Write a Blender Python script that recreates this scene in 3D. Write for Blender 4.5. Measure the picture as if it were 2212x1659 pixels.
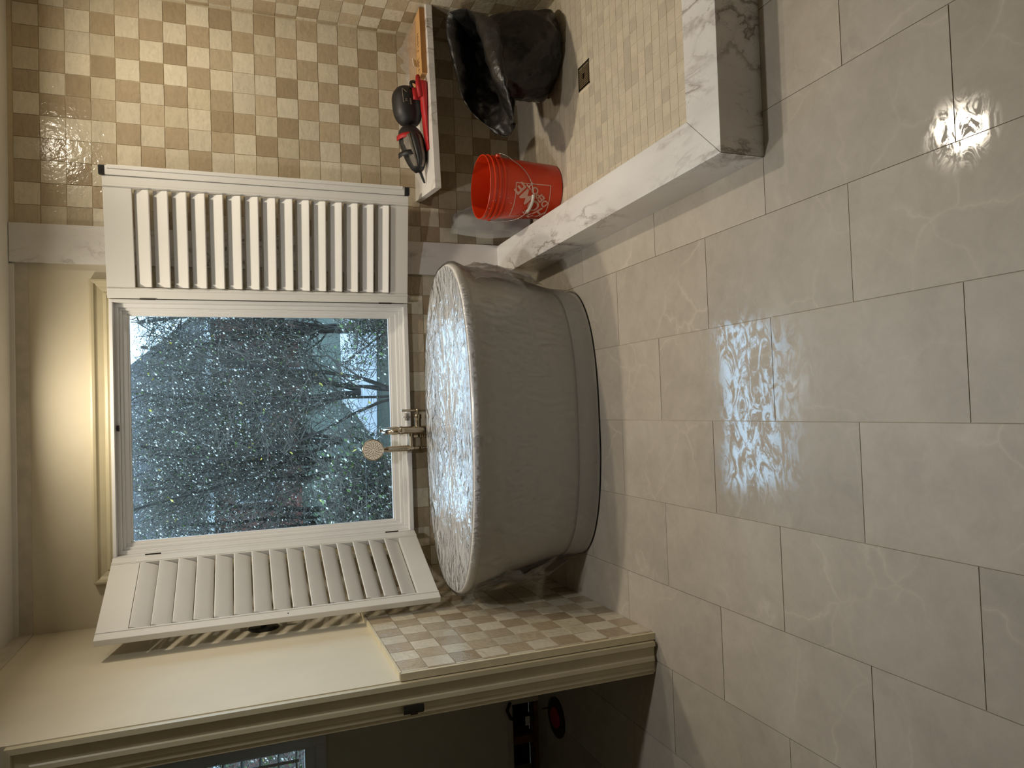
import bpy, bmesh, math, random
import numpy as np
from mathutils import Vector, Matrix, noise as mnoise

random.seed(7)
S = bpy.context.scene
C = S.collection
for o in list(bpy.data.objects):
    bpy.data.objects.remove(o, do_unlink=True)

# ------------------------------------------------------------------ camera
F_PX, W_PX, H_PX = 1581.0, 2212.0, 1659.0
def unit(v):
    v = np.array(v, float); return v / np.linalg.norm(v)
_fwd = unit((-70, -593, F_PX)); _dn = np.array((96, 4204, F_PX), float)
_dn = unit(_dn - (_dn @ _fwd) * _fwd); _rt = np.cross(_dn, _fwd)
MW = np.array([_rt, _fwd, -_dn])            # camera (x right, y down, z forward) -> world
CAM = np.array([0.0, 0.0, 1.475])
cam = bpy.data.cameras.new('camera'); cam_o = bpy.data.objects.new('camera', cam); C.objects.link(cam_o)
cam.sensor_fit = 'HORIZONTAL'; cam.sensor_width = 36.0; cam.lens = F_PX / W_PX * 36.0
cam.clip_start = 0.02; cam.clip_end = 300
ax, ay, az = MW @ np.array([0, 1, 0]), MW @ np.array([1, 0, 0]), MW @ np.array([0, 0, -1.0])
cam_o.matrix_world = Matrix(((ax[0], ay[0], az[0], CAM[0]), (ax[1], ay[1], az[1], CAM[1]), (ax[2], ay[2], az[2], CAM[2]), (0, 0, 0, 1)))
S.camera = cam_o

def at_y(u, v, y):
    """point of the room at depth y that was measured at photo pixel (u, v)"""
    r = MW @ np.array([(H_PX - v - H_PX / 2) / F_PX, (u - W_PX / 2) / F_PX, 1.0])
    return Vector(CAM + r * (y / r[1]))

# ------------------------------------------------------------------ world, exposure
w = bpy.data.worlds.new('world'); S.world = w; w.use_nodes = True
bg = w.node_tree.nodes['Background']
bg.inputs['Color'].default_value = (0.52, 0.77, 1.0, 1); bg.inputs['Strength'].default_value = 5.0
S.view_settings.view_transform = 'Standard'
S.view_settings.look = 'None'
S.view_settings.exposure = 0.0
S.view_settings.gamma = 1.0
S.view_settings.use_curve_mapping = False
S.cycles.use_denoising = True; S.cycles.adaptive_threshold = 0.02
S.cycles.transparent_max_bounces = 12
S.cycles.max_bounces = 6; S.cycles.diffuse_bounces = 3; S.cycles.glossy_bounces = 3
S.cycles.caustics_reflective = False; S.cycles.caustics_refractive = False

WARM = (1.0, 0.89, 0.71)
LAMPS = [  # recessed ceiling lights: x, y, watts, colour, label
    (0.08, 3.20, 9.3, WARM, 'round recessed ceiling light above the bathtub'),
    (1.47, 2.90, 13.5, WARM, 'round recessed ceiling light above the shower floor'),
    (0.10, 2.05, 12.0, (0.99, 0.99, 1.0), 'added round ceiling fill light above the open floor, out of view'),  # added fill, out of view; brightens the open floor
]
CEIL = 2.38

# ------------------------------------------------------------------ helpers
def lin(r, g, b):
    f = lambda c: (c / 255 / 12.92) if c / 255 <= 0.04045 else ((c / 255 + 0.055) / 1.055) ** 2.4
    return (f(r), f(g), f(b), 1.0)

def tag(o, label=None, cat=None, group=None, kind=None):
    if label: o['label'] = label
    if cat: o['category'] = cat
    if group: o['group'] = group
    if kind: o['kind'] = kind
    return o

def empty(name, loc=(0, 0, 0), rz=0.0, parent=None):
    o = bpy.data.objects.new(name, None); C.objects.link(o)
    o.location = loc; o.rotation_euler = (0, 0, rz); o.empty_display_size = 0.05
    if parent: o.parent = parent
    return o

class MB:
    def __init__(s): s.v = []; s.f = []
    def add(s, vs, fs):
        n = len(s.v); s.v += [tuple(p) for p in vs]; s.f += [tuple(i + n for i in q) for q in fs]
    def box(s, x0, x1, y0, y1, z0, z1, m=None):
        vs = [Vector(p) for p in ((x0,y0,z0),(x1,y0,z0),(x1,y1,z0),(x0,y1,z0),(x0,y0,z1),(x1,y0,z1),(x1,y1,z1),(x0,y1,z1))]
        if m is not None: vs = [m @ p for p in vs]
        s.add(vs, [(0,3,2,1),(4,5,6,7),(0,1,5,4),(1,2,6,5),(2,3,7,6),(3,0,4,7)])
    def loft(s, rings, closed=True, cap0=True, cap1=True):
        n = len(rings[0]); base = len(s.v)
        for r in rings: s.v += [tuple(p) for p in r]
        k = n if closed else n - 1
        for i in range(len(rings) - 1):
            for j in range(k):
                a = base + i * n + j; b = base + i * n + (j + 1) % n
                s.f.append((a, b, b + n, a + n))
        if closed and cap0: s.f.append(tuple(base + j for j in reversed(range(n))))
        if closed and cap1: s.f.append(tuple(base + (len(rings) - 1) * n + j for j in range(n)))
    def tube(s, pts, rad, n=10, caps=True):
        pts = [Vector(p) for p in pts]
        rad = rad if isinstance(rad, (list, tuple)) else [rad] * len(pts)
        up = None; rings = []
        for i, p in enumerate(pts):
            d = (pts[min(i + 1, len(pts) - 1)] - pts[max(i - 1, 0)]).normalized()
            if up is None:
                up = d.orthogonal().normalized()
            up = (up - d * up.dot(d)); up = up.normalized() if up.length > 1e-6 else d.orthogonal().normalized()
            b = d.cross(up)
            rings.append([p + (up * math.cos(a) + b * math.sin(a)) * rad[i] for a in [2 * math.pi * k / n for k in range(n)]])
        s.loft(rings, True, caps, caps)
    def build(s, name, mat, parent=None, smooth=False, bevel=0, seg=2, ang=30, kind=None):
        me = bpy.data.meshes.new(name); me.from_pydata(s.v, [], s.f); me.validate()
        bm = bmesh.new(); bm.from_mesh(me); bmesh.ops.recalc_face_normals(bm, faces=bm.faces[:]); bm.to_mesh(me); bm.free()
        me.materials.append(mat)
        o = bpy.data.objects.new(name, me); C.objects.link(o)
        if parent: o.parent = parent
        if bevel:
            md = o.modifiers.new('bevel', 'BEVEL'); md.width = bevel; md.segments = seg; md.limit_method = 'ANGLE'; md.angle_limit = math.radians(ang)
        if smooth:
            for p in me.polygons: p.use_smooth = True
            if smooth == 'auto':
                me.set_sharp_from_angle(angle=math.radians(38))
        if kind: o['kind'] = kind
        return o

def box(name, x0, x1, y0, y1, z0, z1, mat, parent=None, bevel=0, m=None, kind=None):
    b = MB(); b.box(x0, x1, y0, y1, z0, z1, m); return b.build(name, mat, parent, bevel=bevel, kind=kind)

# ------------------------------------------------------------------ materials
def new_mat(name):
    m = bpy.data.materials.new(name); m.use_nodes = True; nt = m.node_tree
    return m, nt, nt.nodes['Principled BSDF']
def node(nt, t, **kw):
    n = nt.nodes.new(t)
    for k, v in kw.items():
        if k.startswith('i_'): n.inputs[k[2:].replace('_', ' ')].default_value = v
        else: setattr(n, k, v)
    return n
def pos(nt, scale=(1, 1, 1), coord='world'):
    if coord == 'world': src = node(nt, 'ShaderNodeNewGeometry').outputs['Position']
    else: src = node(nt, 'ShaderNodeTexCoord').outputs['Object']
    mp = node(nt, 'ShaderNodeMapping'); mp.inputs['Scale'].default_value = scale
    nt.links.new(src, mp.inputs['Vector']); return mp.outputs['Vector']
def noise_tex(nt, vec, scale, detail=3, rough=0.5, dist=0.0):
    n = node(nt, 'ShaderNodeTexNoise'); n.inputs['Scale'].default_value = scale; n.inputs['Detail'].default_value = detail
    n.inputs['Roughness'].default_value = rough; n.inputs['Distortion'].default_value = dist
    nt.links.new(vec, n.inputs['Vector']); return n.outputs['Fac']
def ramp(nt, fac, stops):
    r = node(nt, 'ShaderNodeValToRGB'); e = r.color_ramp.elements
    while len(e) > 1: e.remove(e[-1])
    e[0].position, e[0].color = stops[0]
    for p, c in stops[1:]:
        q = e.new(p); q.color = c
    nt.links.new(fac, r.inputs['Fac']); return r.outputs['Color']
def mix(nt, a, b, fac, mode='MIX'):
    n = node(nt, 'ShaderNodeMix', data_type='RGBA', blend_type=mode)
    for sock, val in ((n.inputs[0], fac), (n.inputs[6], a), (n.inputs[7], b)):
        if hasattr(val, 'default_value') or hasattr(val, 'is_linked'): nt.links.new(val, sock)
        else: sock.default_value = val
    return n.outputs[2]
def bump(nt, bsdf, h, strength=0.3, dist=0.002):
    b = node(nt, 'ShaderNodeBump'); b.inputs['Strength'].default_value = strength; b.inputs['Distance'].default_value = dist
    nt.links.new(h, b.inputs['Height']); nt.links.new(b.outputs['Normal'], bsdf.inputs['Normal']); return b
def g(v): return (v, v, v, 1)

def simple(name, col, rough=0.5, metal=0.0, var=0.06, scale=6.0, bmp=0.0, bscale=200.0, spec=0.5, coat=0.0):
    m, nt, p = new_mat(name)
    c = lin(*col); v = pos(nt)
    f = noise_tex(nt, v, scale, 4)
    lo = tuple(x * (1 - var) for x in c[:3]) + (1,); hi = tuple(min(1, x * (1 + var)) for x in c[:3]) + (1,)
    nt.links.new(ramp(nt, f, [(0.3, lo), (0.7, hi)]), p.inputs['Base Color'])
    p.inputs['Roughness'].default_value = rough; p.inputs['Metallic'].default_value = metal
    p.inputs['Specular IOR Level'].default_value = spec; p.inputs['Coat Weight'].default_value = coat
    if bmp: bump(nt, p, noise_tex(nt, v, bscale, 3), bmp, 0.002)
    return m

def zellige_mat():
    m, nt, p = new_mat('glazed_tile')
    oi = node(nt, 'ShaderNodeObjectInfo'); v = pos(nt)
    streak = noise_tex(nt, pos(nt, (1, 1, 3.2)), 16, 4, 0.6, 1.4)
    fine = noise_tex(nt, v, 55, 3)
    a = ramp(nt, streak, [(0.28, g(0.84)), (0.5, g(1.0)), (0.75, g(1.10))])
    c = mix(nt, oi.outputs['Color'], a, 0.8, 'MULTIPLY')
    c = mix(nt, c, ramp(nt, fine, [(0.35, g(0.96)), (0.7, g(1.03))]), 0.7, 'MULTIPLY')
    nt.links.new(c, p.inputs['Base Color'])
    p.inputs['Roughness'].default_value = 0.16; p.inputs['Specular IOR Level'].default_value = 0.5
    h = noise_tex(nt, v, 38, 2, 0.55, 0.6)
    bump(nt, p, h, 0.50, 0.0045)
    return m

def stone_tile_mat():
    m, nt, p = new_mat('beige_marble_floor')
    oi = node(nt, 'ShaderNodeObjectInfo')
    va = node(nt, 'ShaderNodeVectorMath', operation='MULTIPLY_ADD')
    geo = node(nt, 'ShaderNodeNewGeometry')
    nt.links.new(oi.outputs['Random'], va.inputs[0]); va.inputs[1].default_value = (40, 23, 0); nt.links.new(geo.outputs['Position'], va.inputs[2])
    v = va.outputs[0]
    cloud = mix(nt, noise_tex(nt, v, 3.0, 6, 0.62, 0.6), noise_tex(nt, v, 16, 8, 0.7, 0.9), 0.42)
    base = ramp(nt, cloud, [(0.3, lin(166, 156, 142)), (0.5, lin(182, 172, 157)), (0.7, lin(195, 186, 171))])
    wv = node(nt, 'ShaderNodeTexVoronoi', feature='DISTANCE_TO_EDGE'); wv.inputs['Scale'].default_value = 4.4
    dv = node(nt, 'ShaderNodeVectorMath', operation='ADD')
    nz = node(nt, 'ShaderNodeTexNoise'); nz.inputs['Scale'].default_value = 5; nz.inputs['Detail'].default_value = 5
    nt.links.new(v, nz.inputs['Vector'])
    sc = node(nt, 'ShaderNodeVectorMath', operation='SCALE'); sc.inputs['Scale'].default_value = 0.20
    nt.links.new(nz.outputs['Color'], sc.inputs[0]); nt.links.new(v, dv.inputs[0]); nt.links.new(sc.outputs[0], dv.inputs[1])
    nt.links.new(dv.outputs[0], wv.inputs['Vector'])
    vein = ramp(nt, wv.outputs['Distance'], [(0.0, g(0.42)), (0.012, g(0.18)), (0.05, g(0.0))])
    gate = ramp(nt, noise_tex(nt, v, 2.3, 2), [(0.48, g(0)), (0.66, g(1))])
    vf = mix(nt, vein, gate, 1.0, 'MULTIPLY')
    c = mix(nt, base, lin(222, 211, 193), vf)
    rv = ramp(nt, oi.outputs['Random'], [(0.0, g(0.91)), (1.0, g(1.05))])
    c = mix(nt, c, rv, 1.0, 'MULTIPLY')
    nt.links.new(c, p.inputs['Base Color'])
    # honed stone; gloss strokes painted in only where window and lamp reflections belong
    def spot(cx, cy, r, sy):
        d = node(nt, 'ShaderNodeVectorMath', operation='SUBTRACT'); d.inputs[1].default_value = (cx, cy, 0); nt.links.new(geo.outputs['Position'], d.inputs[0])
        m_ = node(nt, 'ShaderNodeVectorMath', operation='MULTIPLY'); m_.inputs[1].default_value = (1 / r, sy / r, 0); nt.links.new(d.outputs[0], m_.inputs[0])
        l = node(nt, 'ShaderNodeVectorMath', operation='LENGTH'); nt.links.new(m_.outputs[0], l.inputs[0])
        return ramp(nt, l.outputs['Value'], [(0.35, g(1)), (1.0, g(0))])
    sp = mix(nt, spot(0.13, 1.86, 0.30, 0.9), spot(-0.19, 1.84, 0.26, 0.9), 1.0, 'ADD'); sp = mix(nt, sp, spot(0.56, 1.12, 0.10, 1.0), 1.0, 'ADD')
    glint_noise = noise_tex(nt, pos(nt, (1.0, 1.8, 1)), 11, 6, 0.72, 1.6)
    st_ = mix(nt, ramp(nt, glint_noise, [(0.46, g(0)), (0.56, g(1)), (0.66, g(1)), (0.72, g(0.2))]), sp, 1.0, 'MULTIPLY')
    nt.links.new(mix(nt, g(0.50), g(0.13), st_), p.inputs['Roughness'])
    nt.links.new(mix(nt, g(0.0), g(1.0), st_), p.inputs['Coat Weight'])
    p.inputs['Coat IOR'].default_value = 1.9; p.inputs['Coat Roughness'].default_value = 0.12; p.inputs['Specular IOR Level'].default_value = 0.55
    bump(nt, p, noise_tex(nt, v, 60, 4), 0.05, 0.002)
    return m

def marble_mat():
    m, nt, p = new_mat('white_veined_marble')
    v0 = pos(nt, (1, 1, 1))
    rot = node(nt, 'ShaderNodeMapping'); rot.inputs['Rotation'].default_value = (0.5, 0.4, -0.7); rot.inputs['Scale'].default_value = (3.4, 1.3, 1.8)
    nt.links.new(v0, rot.inputs['Vector']); v = rot.outputs['Vector']
    n1 = noise_tex(nt, v, 2.0, 6, 0.55, 0.5)
    band = ramp(nt, n1, [(0.455, g(0)), (0.49, g(0.45)), (0.512, g(0.9)), (0.525, g(0.2)), (0.58, g(0))])
    gate = ramp(nt, noise_tex(nt, v, 1.1, 2), [(0.47, g(0.0)), (0.60, g(1.0))])
    f = mix(nt, band, gate, 1.0, 'MULTIPLY')
    n2 = noise_tex(nt, v, 3.6, 9, 0.6, 0.5)
    thin = ramp(nt, n2, [(0.494, g(0)), (0.50, g(0.6)), (0.506, g(0))])
    thin = mix(nt, thin, gate, 1.0, 'MULTIPLY')
    cl = ramp(nt, noise_tex(nt, v, 2.0, 4), [(0.3, lin(216, 212, 208)), (0.7, lin(232, 229, 225))])
    c = mix(nt, cl, lin(128, 112, 104), f); c = mix(nt, c, lin(110, 96, 88), thin)
    nt.links.new(c, p.inputs['Base Color']); p.inputs['Roughness'].default_value = 0.26
    return m

def film_mat(name, milk=0.05, boost=2.1, bscale=26.0, bstr=0.6, tint=(0.97, 0.97, 0.97, 1), stretch=(1, 1, 1), bdist=0.004, fine=0.3):
    """thin clear polythene: two fresnel surfaces, no refraction"""
    m, nt, p = new_mat(name); nt.nodes.remove(p); out = nt.nodes['Material Output']
    tr = node(nt, 'ShaderNodeBsdfTransparent'); tr.inputs['Color'].default_value = tint
    gl = node(nt, 'ShaderNodeBsdfGlossy'); gl.inputs['Roughness'].default_value = 0.07
    df = node(nt, 'ShaderNodeBsdfDiffuse'); df.inputs['Color'].default_value = (0.88, 0.88, 0.88, 1)
    fr = node(nt, 'ShaderNodeFresnel'); fr.inputs['IOR'].default_value = 1.49
    mu = node(nt, 'ShaderNodeMath', operation='MULTIPLY', use_clamp=True); mu.inputs[1].default_value = boost
    v = pos(nt, stretch)
    h = mix(nt, noise_tex(nt, v, bscale, 4, 0.55, 1.2), noise_tex(nt, v, bscale * 3.7, 2, 0.5, 0.5), fine)
    b = node(nt, 'ShaderNodeBump'); b.inputs['Strength'].default_value = bstr; b.inputs['Distance'].default_value = bdist
    nt.links.new(h, b.inputs['Height'])
    for n in (gl, fr): nt.links.new(b.outputs['Normal'], n.inputs['Normal'])
    nt.links.new(fr.outputs['Fac'], mu.inputs[0])
    m1 = node(nt, 'ShaderNodeMixShader'); m2 = node(nt, 'ShaderNodeMixShader'); m1.inputs['Fac'].default_value = milk
    nt.links.new(tr.outputs[0], m1.inputs[1]); nt.links.new(df.outputs[0], m1.inputs[2])
    nt.links.new(mu.outputs[0], m2.inputs['Fac']); nt.links.new(m1.outputs[0], m2.inputs[1]); nt.links.new(gl.outputs[0], m2.inputs[2])
    nt.links.new(m2.outputs[0], out.inputs['Surface'])
    return m

def glass_mat():
    m, nt, p = new_mat('window_glass'); nt.nodes.remove(p); out = nt.nodes['Material Output']
    tr = node(nt, 'ShaderNodeBsdfTransparent'); tr.inputs['Color'].default_value = (0.90, 0.94, 0.96, 1)
    gl = node(nt, 'ShaderNodeBsdfGlossy'); gl.inputs['Roughness'].default_value = 0.01
    fr = node(nt, 'ShaderNodeFresnel'); fr.inputs['IOR'].default_value = 1.5
    ms = node(nt, 'ShaderNodeMixShader')
    nt.links.new(fr.outputs[0], ms.inputs[0]); nt.links.new(tr.outputs[0], ms.inputs[1]); nt.links.new(gl.outputs[0], ms.inputs[2])
    nt.links.new(ms.outputs[0], out.inputs['Surface']); return m

def emit_mat(name, col, st):
    m, nt, p = new_mat(name); p.inputs['Emission Color'].default_value = (*col, 1); p.inputs['Emission Strength'].default_value = st
    p.inputs['Base Color'].default_value = (0.8, 0.8, 0.8, 1); return m

def obj_colour_mat(name, rough=0.6, spec=0.3):
    m, nt, p = new_mat(name); oi = node(nt, 'ShaderNodeObjectInfo')
    f = ramp(nt, noise_tex(nt, pos(nt), 24, 4), [(0.3, g(0.93)), (0.7, g(1.05))])
    nt.links.new(mix(nt, oi.outputs['Color'], f, 1.0, 'MULTIPLY'), p.inputs['Base Color'])
    p.inputs['Roughness'].default_value = rough; p.inputs['Specular IOR Level'].default_value = spec; return m

M = {}
M['paint'] = simple('cream_wall_paint', (214, 204, 180), 0.6, var=0.03, bmp=0.06, bscale=320)
M['ceiling'] = simple('ceiling_paint', (226, 222, 212), 0.7, var=0.03)
M['raw'] = simple('patched_plaster', (203, 194, 176), 0.75, var=0.12, scale=14, bmp=0.3, bscale=60)
M['trim'] = simple('cream_trim_paint', (196, 185, 154), 0.42, var=0.05, scale=9, bmp=0.05)
M['tilecap'] = simple('cream_caulk_edge', (212, 200, 168), 0.55, var=0.06, scale=20)
M['white'] = simple('white_shutter_paint', (220, 218, 213), 0.4, var=0.02)
M['vinyl'] = simple('white_window_vinyl', (232, 231, 229), 0.35, var=0.02)
M['tile'] = zellige_mat()
M['grout'] = simple('sand_grout', (200, 185, 154), 0.85, var=0.08, scale=30)
M['fgrout'] = simple('beige_floor_grout', (192, 178, 154), 0.85, var=0.08, scale=30)
M['pgrout'] = simple('pale_mosaic_grout', (214, 201, 176), 0.85, var=0.05, scale=30)
M['stone'] = stone_tile_mat()
M['mosaic'] = obj_colour_mat('honed_mosaic', 0.5, 0.35)
M['mosaic_far'] = simple('honed_mosaic_far', (203, 191, 170), 0.5, var=0.05, scale=18)
M['marble'] = marble_mat()
M['tub'] = simple('white_acrylic', (233, 230, 225), 0.22, var=0.01, coat=0.3)
M['film_top'] = film_mat('clear_film_stretched', 0.42, 1.7, 7.5, 1.0, stretch=(1.0, 1.7, 1), bdist=0.026, fine=0.08)
M['film'] = film_mat('clear_film_clinging', 0.10, 0.9, 17, 0.9, stretch=(1.2, 1.2, 0.6), bdist=0.010)
M['film_loose'] = film_mat('clear_film_loose', 0.12, 0.5, 40, 1.0, bdist=0.02)
M['pouch'] = film_mat('cloudy_polythene', 0.26, 1.2, 18, 0.8, tint=(0.93, 0.90, 0.82, 1))
M['glass'] = glass_mat()
M['nickel'] = simple('brushed_nickel', (190, 178, 158), 0.2, 1.0, var=0.05, scale=40)
M['nickel_dark'] = simple('nozzle_rubber', (58, 52, 46), 0.6)
M['face'] = simple('spray_face', (214, 204, 188), 0.35)
M['black'] = simple('black_metal', (22, 22, 22), 0.4)
M['hinge'] = simple('dark_hinge', (52, 44, 40), 0.45, 0.6)
M['orange'] = simple('orange_plastic', (214, 58, 20), 0.33, var=0.05, scale=8)
M['print'] = simple('pale_print', (226, 178, 160), 0.55, var=0.06, scale=40)
M['wire'] = simple('steel_wire', (165, 160, 150), 0.3, 1.0)
M['grip'] = simple('white_grip', (225, 220, 210), 0.5)
M['dust'] = simple('pale_mortar_smear', (224, 190, 176), 0.8)
def bag_mat():
    m, nt, p = new_mat('black_polythene'); p.inputs['Base Color'].default_value = lin(19, 18, 17); v = pos(nt)
    nt.links.new(ramp(nt, noise_tex(nt, v, 7, 5), [(0.4, g(0.3)), (0.7, g(0.48))]), p.inputs['Roughness'])
    vo = node(nt, 'ShaderNodeTexVoronoi'); vo.inputs['Scale'].default_value = 34; nt.links.new(v, vo.inputs['Vector'])
    h = mix(nt, noise_tex(nt, v, 46, 4, 0.6, 0.8), vo.outputs['Distance'], 0.4)
    bump(nt, p, h, 0.7, 0.006); return m
M['bag'] = bag_mat()
M['rubber'] = simple('black_rubber', (24, 24, 25), 0.48, var=0.2, scale=12, bmp=0.1)
M['red'] = simple('red_fabric', (168, 22, 26), 0.55, var=0.15, scale=20, bmp=0.2)
M['scuffed'] = simple('scuffed_grey_cap', (112, 104, 94), 0.6, var=0.4, scale=26, bmp=0.3, bscale=90)
M['card'] = simple('tan_cardboard', (196, 152, 98), 0.75, var=0.06, scale=18)
M['card_dark'] = simple('cardboard_edge', (150, 104, 52), 0.8, var=0.08)
M['ink'] = simple('black_ink', (28, 24, 22), 0.7)
M['paper'] = simple('white_paper', (228, 222, 210), 0.7)
M['wood'] = simple('raw_stud_wood', (120, 82, 48), 0.8, var=0.3, scale=14)
M['voiddark'] = simple('dark_wall_cavity', (40, 28, 20), 0.9, var=0.3)
M['bark'] = simple('dark_bark', (56, 49, 42), 0.85, var=0.35, scale=5)
M['twig'] = simple('grey_twig', (82, 74, 64), 0.85, var=0.3, scale=4)
M['grass'] = simple('dull_grass', (50, 56, 42), 0.9, var=0.4, scale=3)
M['drive'] = simple('pale_concrete', (186, 186, 190), 0.8, var=0.08, scale=1)
M['brick'] = simple('red_brick', (112, 64, 54), 0.9, var=0.2, scale=3)
M['shingle'] = simple('grey_shingle', (72, 68, 68), 0.9, var=0.2, scale=2)
M['gutter'] = simple('white_gutter', (226, 230, 236), 0.5)
M['housepane'] = simple('dark_window_pane', (52, 62, 78), 0.1)
M['carpaint'] = simple('white_car_paint', (224, 226, 232), 0.25, coat=0.5)
LEAF = {'pale': simple('bright_speck_leaf', (208, 200, 186), 0.45, var=0.2, scale=3), 'green': simple('green_leaf', (84, 104, 44), 0.5, var=0.3, scale=3),  # pale leaves also paint in bright sky gaps and lit specks
        'dark': simple('dark_leaf', (44, 60, 40), 0.5, var=0.3, scale=3), 'yellow': simple('yellow_leaf', (204, 180, 74), 0.5, var=0.2, scale=3)}

# ------------------------------------------------------------------ tiles
def tile_variants(n, inset=0.0016, t=0.0056, seed=1):
    rnd = random.Random(seed); out = []
    for k in range(n):
        me = bpy.data.meshes.new('tile'); vs = []; fs = []
        gx = [-0.5, -0.17, 0.17, 0.5]
        jit = lambda a: rnd.uniform(-a, a)
        for j in range(4):
            for i in range(4):
                edge = i in (0, 3) or j in (0, 3)
                x, y = gx[i], gx[j]
                if i in (0, 3): x *= 0.972; x += jit(0.006)
                if j in (0, 3): y *= 0.972; y += jit(0.006)
                vs.append((x, y, (t - 0.0004 if edge else t) + jit(0.00025)))
        for j in range(3):
            for i in range(3):
                a = j * 4 + i; fs.append((a, a + 1, a + 5, a + 4))
        ring = [0, 1, 2, 3, 7, 11, 15, 14, 13, 12, 8, 4]; b = len(vs)
        for r in ring: vs.append(vs[r])
        for r in ring: vs.append((vs[r][0] * 1.012, vs[r][1] * 1.012, 0.0))
        for q in range(12): fs.append((b + (q + 1) % 12, b + q, b + 12 + q, b + 12 + (q + 1) % 12))
        me.from_pydata(vs, [], fs); me.update(); me.materials.append(M['tile']); out.append(me)
        for p in me.polygons: p.use_smooth = len(p.vertices) == 4 and p.index < 9
    return out
TILES = tile_variants(8)
LIGHT = [lin(208, 198, 176), lin(215, 206, 185), lin(200, 189, 165), lin(211, 201, 180)]
DARK = [lin(176, 159, 133), lin(165, 148, 121), lin(188, 173, 148), lin(180, 164, 138)]
def tile_field(parent, origin, U, V, N, us, vs, u_clip, v_clip, parity=0, holes=(), seed=3, limit=None, name='tile'):
    """us, vs: joint coordinates; one object per tile, clipped to u_clip / v_clip"""
    rnd = random.Random(seed); U, V, N, origin = Vector(U), Vector(V), Vector(N), Vector(origin)
    for i in range(len(us) - 1):
        for j in range(len(vs) - 1):
            a0, a1 = max(us[i], u_clip[0]), min(us[i + 1], u_clip[1]); b0, b1 = max(vs[j], v_clip[0]), min(vs[j + 1], v_clip[1])
            if a1 - a0 < 0.012 or b1 - b0 < 0.012: continue
            cu, cv = (a0 + a1) / 2, (b0 + b1) / 2
            if any(h[0] < cu < h[1] and h[2] < cv < h[3] for h in holes): continue
            o = bpy.data.objects.new(name, TILES[rnd.randrange(len(TILES))]); C.objects.link(o)
            dark = (i + j + parity) % 2
            if rnd.random() < 0.05: dark = 1 - dark
            c = list(rnd.choice(DARK if dark else LIGHT)); k = rnd.uniform(0.92, 1.06); o.color = (c[0] * k, c[1] * k, c[2] * k, 1)
            R = Matrix((U, V, N)).transposed().to_4x4()
            flip = Matrix.Rotation(math.pi * rnd.randrange(2), 4, 'Z')
            tilt = Matrix.Rotation(rnd.uniform(-0.009, 0.009), 4, 'X') @ Matrix.Rotation(rnd.uniform(-0.009, 0.009), 4, 'Y')
            p = origin + U * cu + V * cv
            o.matrix_world = Matrix.Translation(p) @ R @ tilt @ flip @ Matrix.Diagonal((a1 - a0, b1 - b0, 1, 1))
            mw = o.matrix_world.copy(); o.parent = parent; o.matrix_parent_inverse = parent.matrix_world.inverted(); o.matrix_world = mw

def arange(a, b, s): return [a + s * k for k in range(int(round((b - a) / s)) + 1)]
ZJ = [0.566 + 0.0996 * k for k in range(-6, 19)]         # wall courses

# ------------------------------------------------------------------ structure: floor
floor = box('floor', -2.6, 1.96, -1.7, 3.86, -0.12, -0.004, M['fgrout'], kind='structure')
def slab_mesh(w, l):
    b = MB(); b.box(-w/2, w/2, -l/2, l/2, -0.012, 0.0); 
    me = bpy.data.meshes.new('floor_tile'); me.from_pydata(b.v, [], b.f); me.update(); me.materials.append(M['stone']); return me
FT = slab_mesh(0.3035, 0.6095); ft_cache = {}
PX, PY = 0.3057, 0.612
for i in range(-9, 6):
    x0 = -0.069 + PX * i; x1 = x0 + PX
    off = 1.741 if i % 2 == 0 else 2.043 - 0.612
    for j in range(-4, 4):
        y0 = off + PY * j; y1 = y0 + PY
        a0, a1, b0, b1 = max(x0, -2.6), min(x1, 1.95), max(y0, -1.0), min(y1, 3.69)
        # the shower pan takes the place of the tiles behind the curb
        if a0 > 0.70 and b0 > 1.74: continue
        if a1 > 0.72 and b0 > 1.9: a1 = min(a1, 0.72)
        if a0 > 0.70 and b1 > 1.76: b1 = 1.76
        if a1 - a0 < 0.02 or b1 - b0 < 0.02: continue
        key = (round(a1 - a0, 3), round(b1 - b0, 3))
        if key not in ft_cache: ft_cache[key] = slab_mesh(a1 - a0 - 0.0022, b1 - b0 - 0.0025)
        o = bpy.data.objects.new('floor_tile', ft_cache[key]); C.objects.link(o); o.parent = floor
        o.location = ((a0 + a1) / 2, (b0 + b1) / 2, random.uniform(-0.0004, 0.0004))

# shower pan with 2 inch mosaic
pan = box('floor_shower', 0.86, 1.955, 1.88, 3.69, -0.004, 0.0028, M['pgrout'], kind='structure')
cells = []
p = 0.0517
for i in range(21):
    for j in range(35):
        x = 0.873 + p * (i + 0.5); y = 1.897 + p * (j + 0.5)
        if abs(x - 1.457) < 0.055 and abs(y - 2.869) < 0.055: continue
        cells.append((x, y))
def mos_col(rnd):
    c = lin(*rnd.choice([(203, 191, 170), (200, 188, 168), (206, 194, 172), (203, 190, 169), (204, 193, 172), (202, 190, 168), (190, 180, 162)])); k = rnd.uniform(0.97, 1.03)
    return (c[0] * k, c[1] * k, c[2] * k, 1)
rm = random.Random(4)
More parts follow.
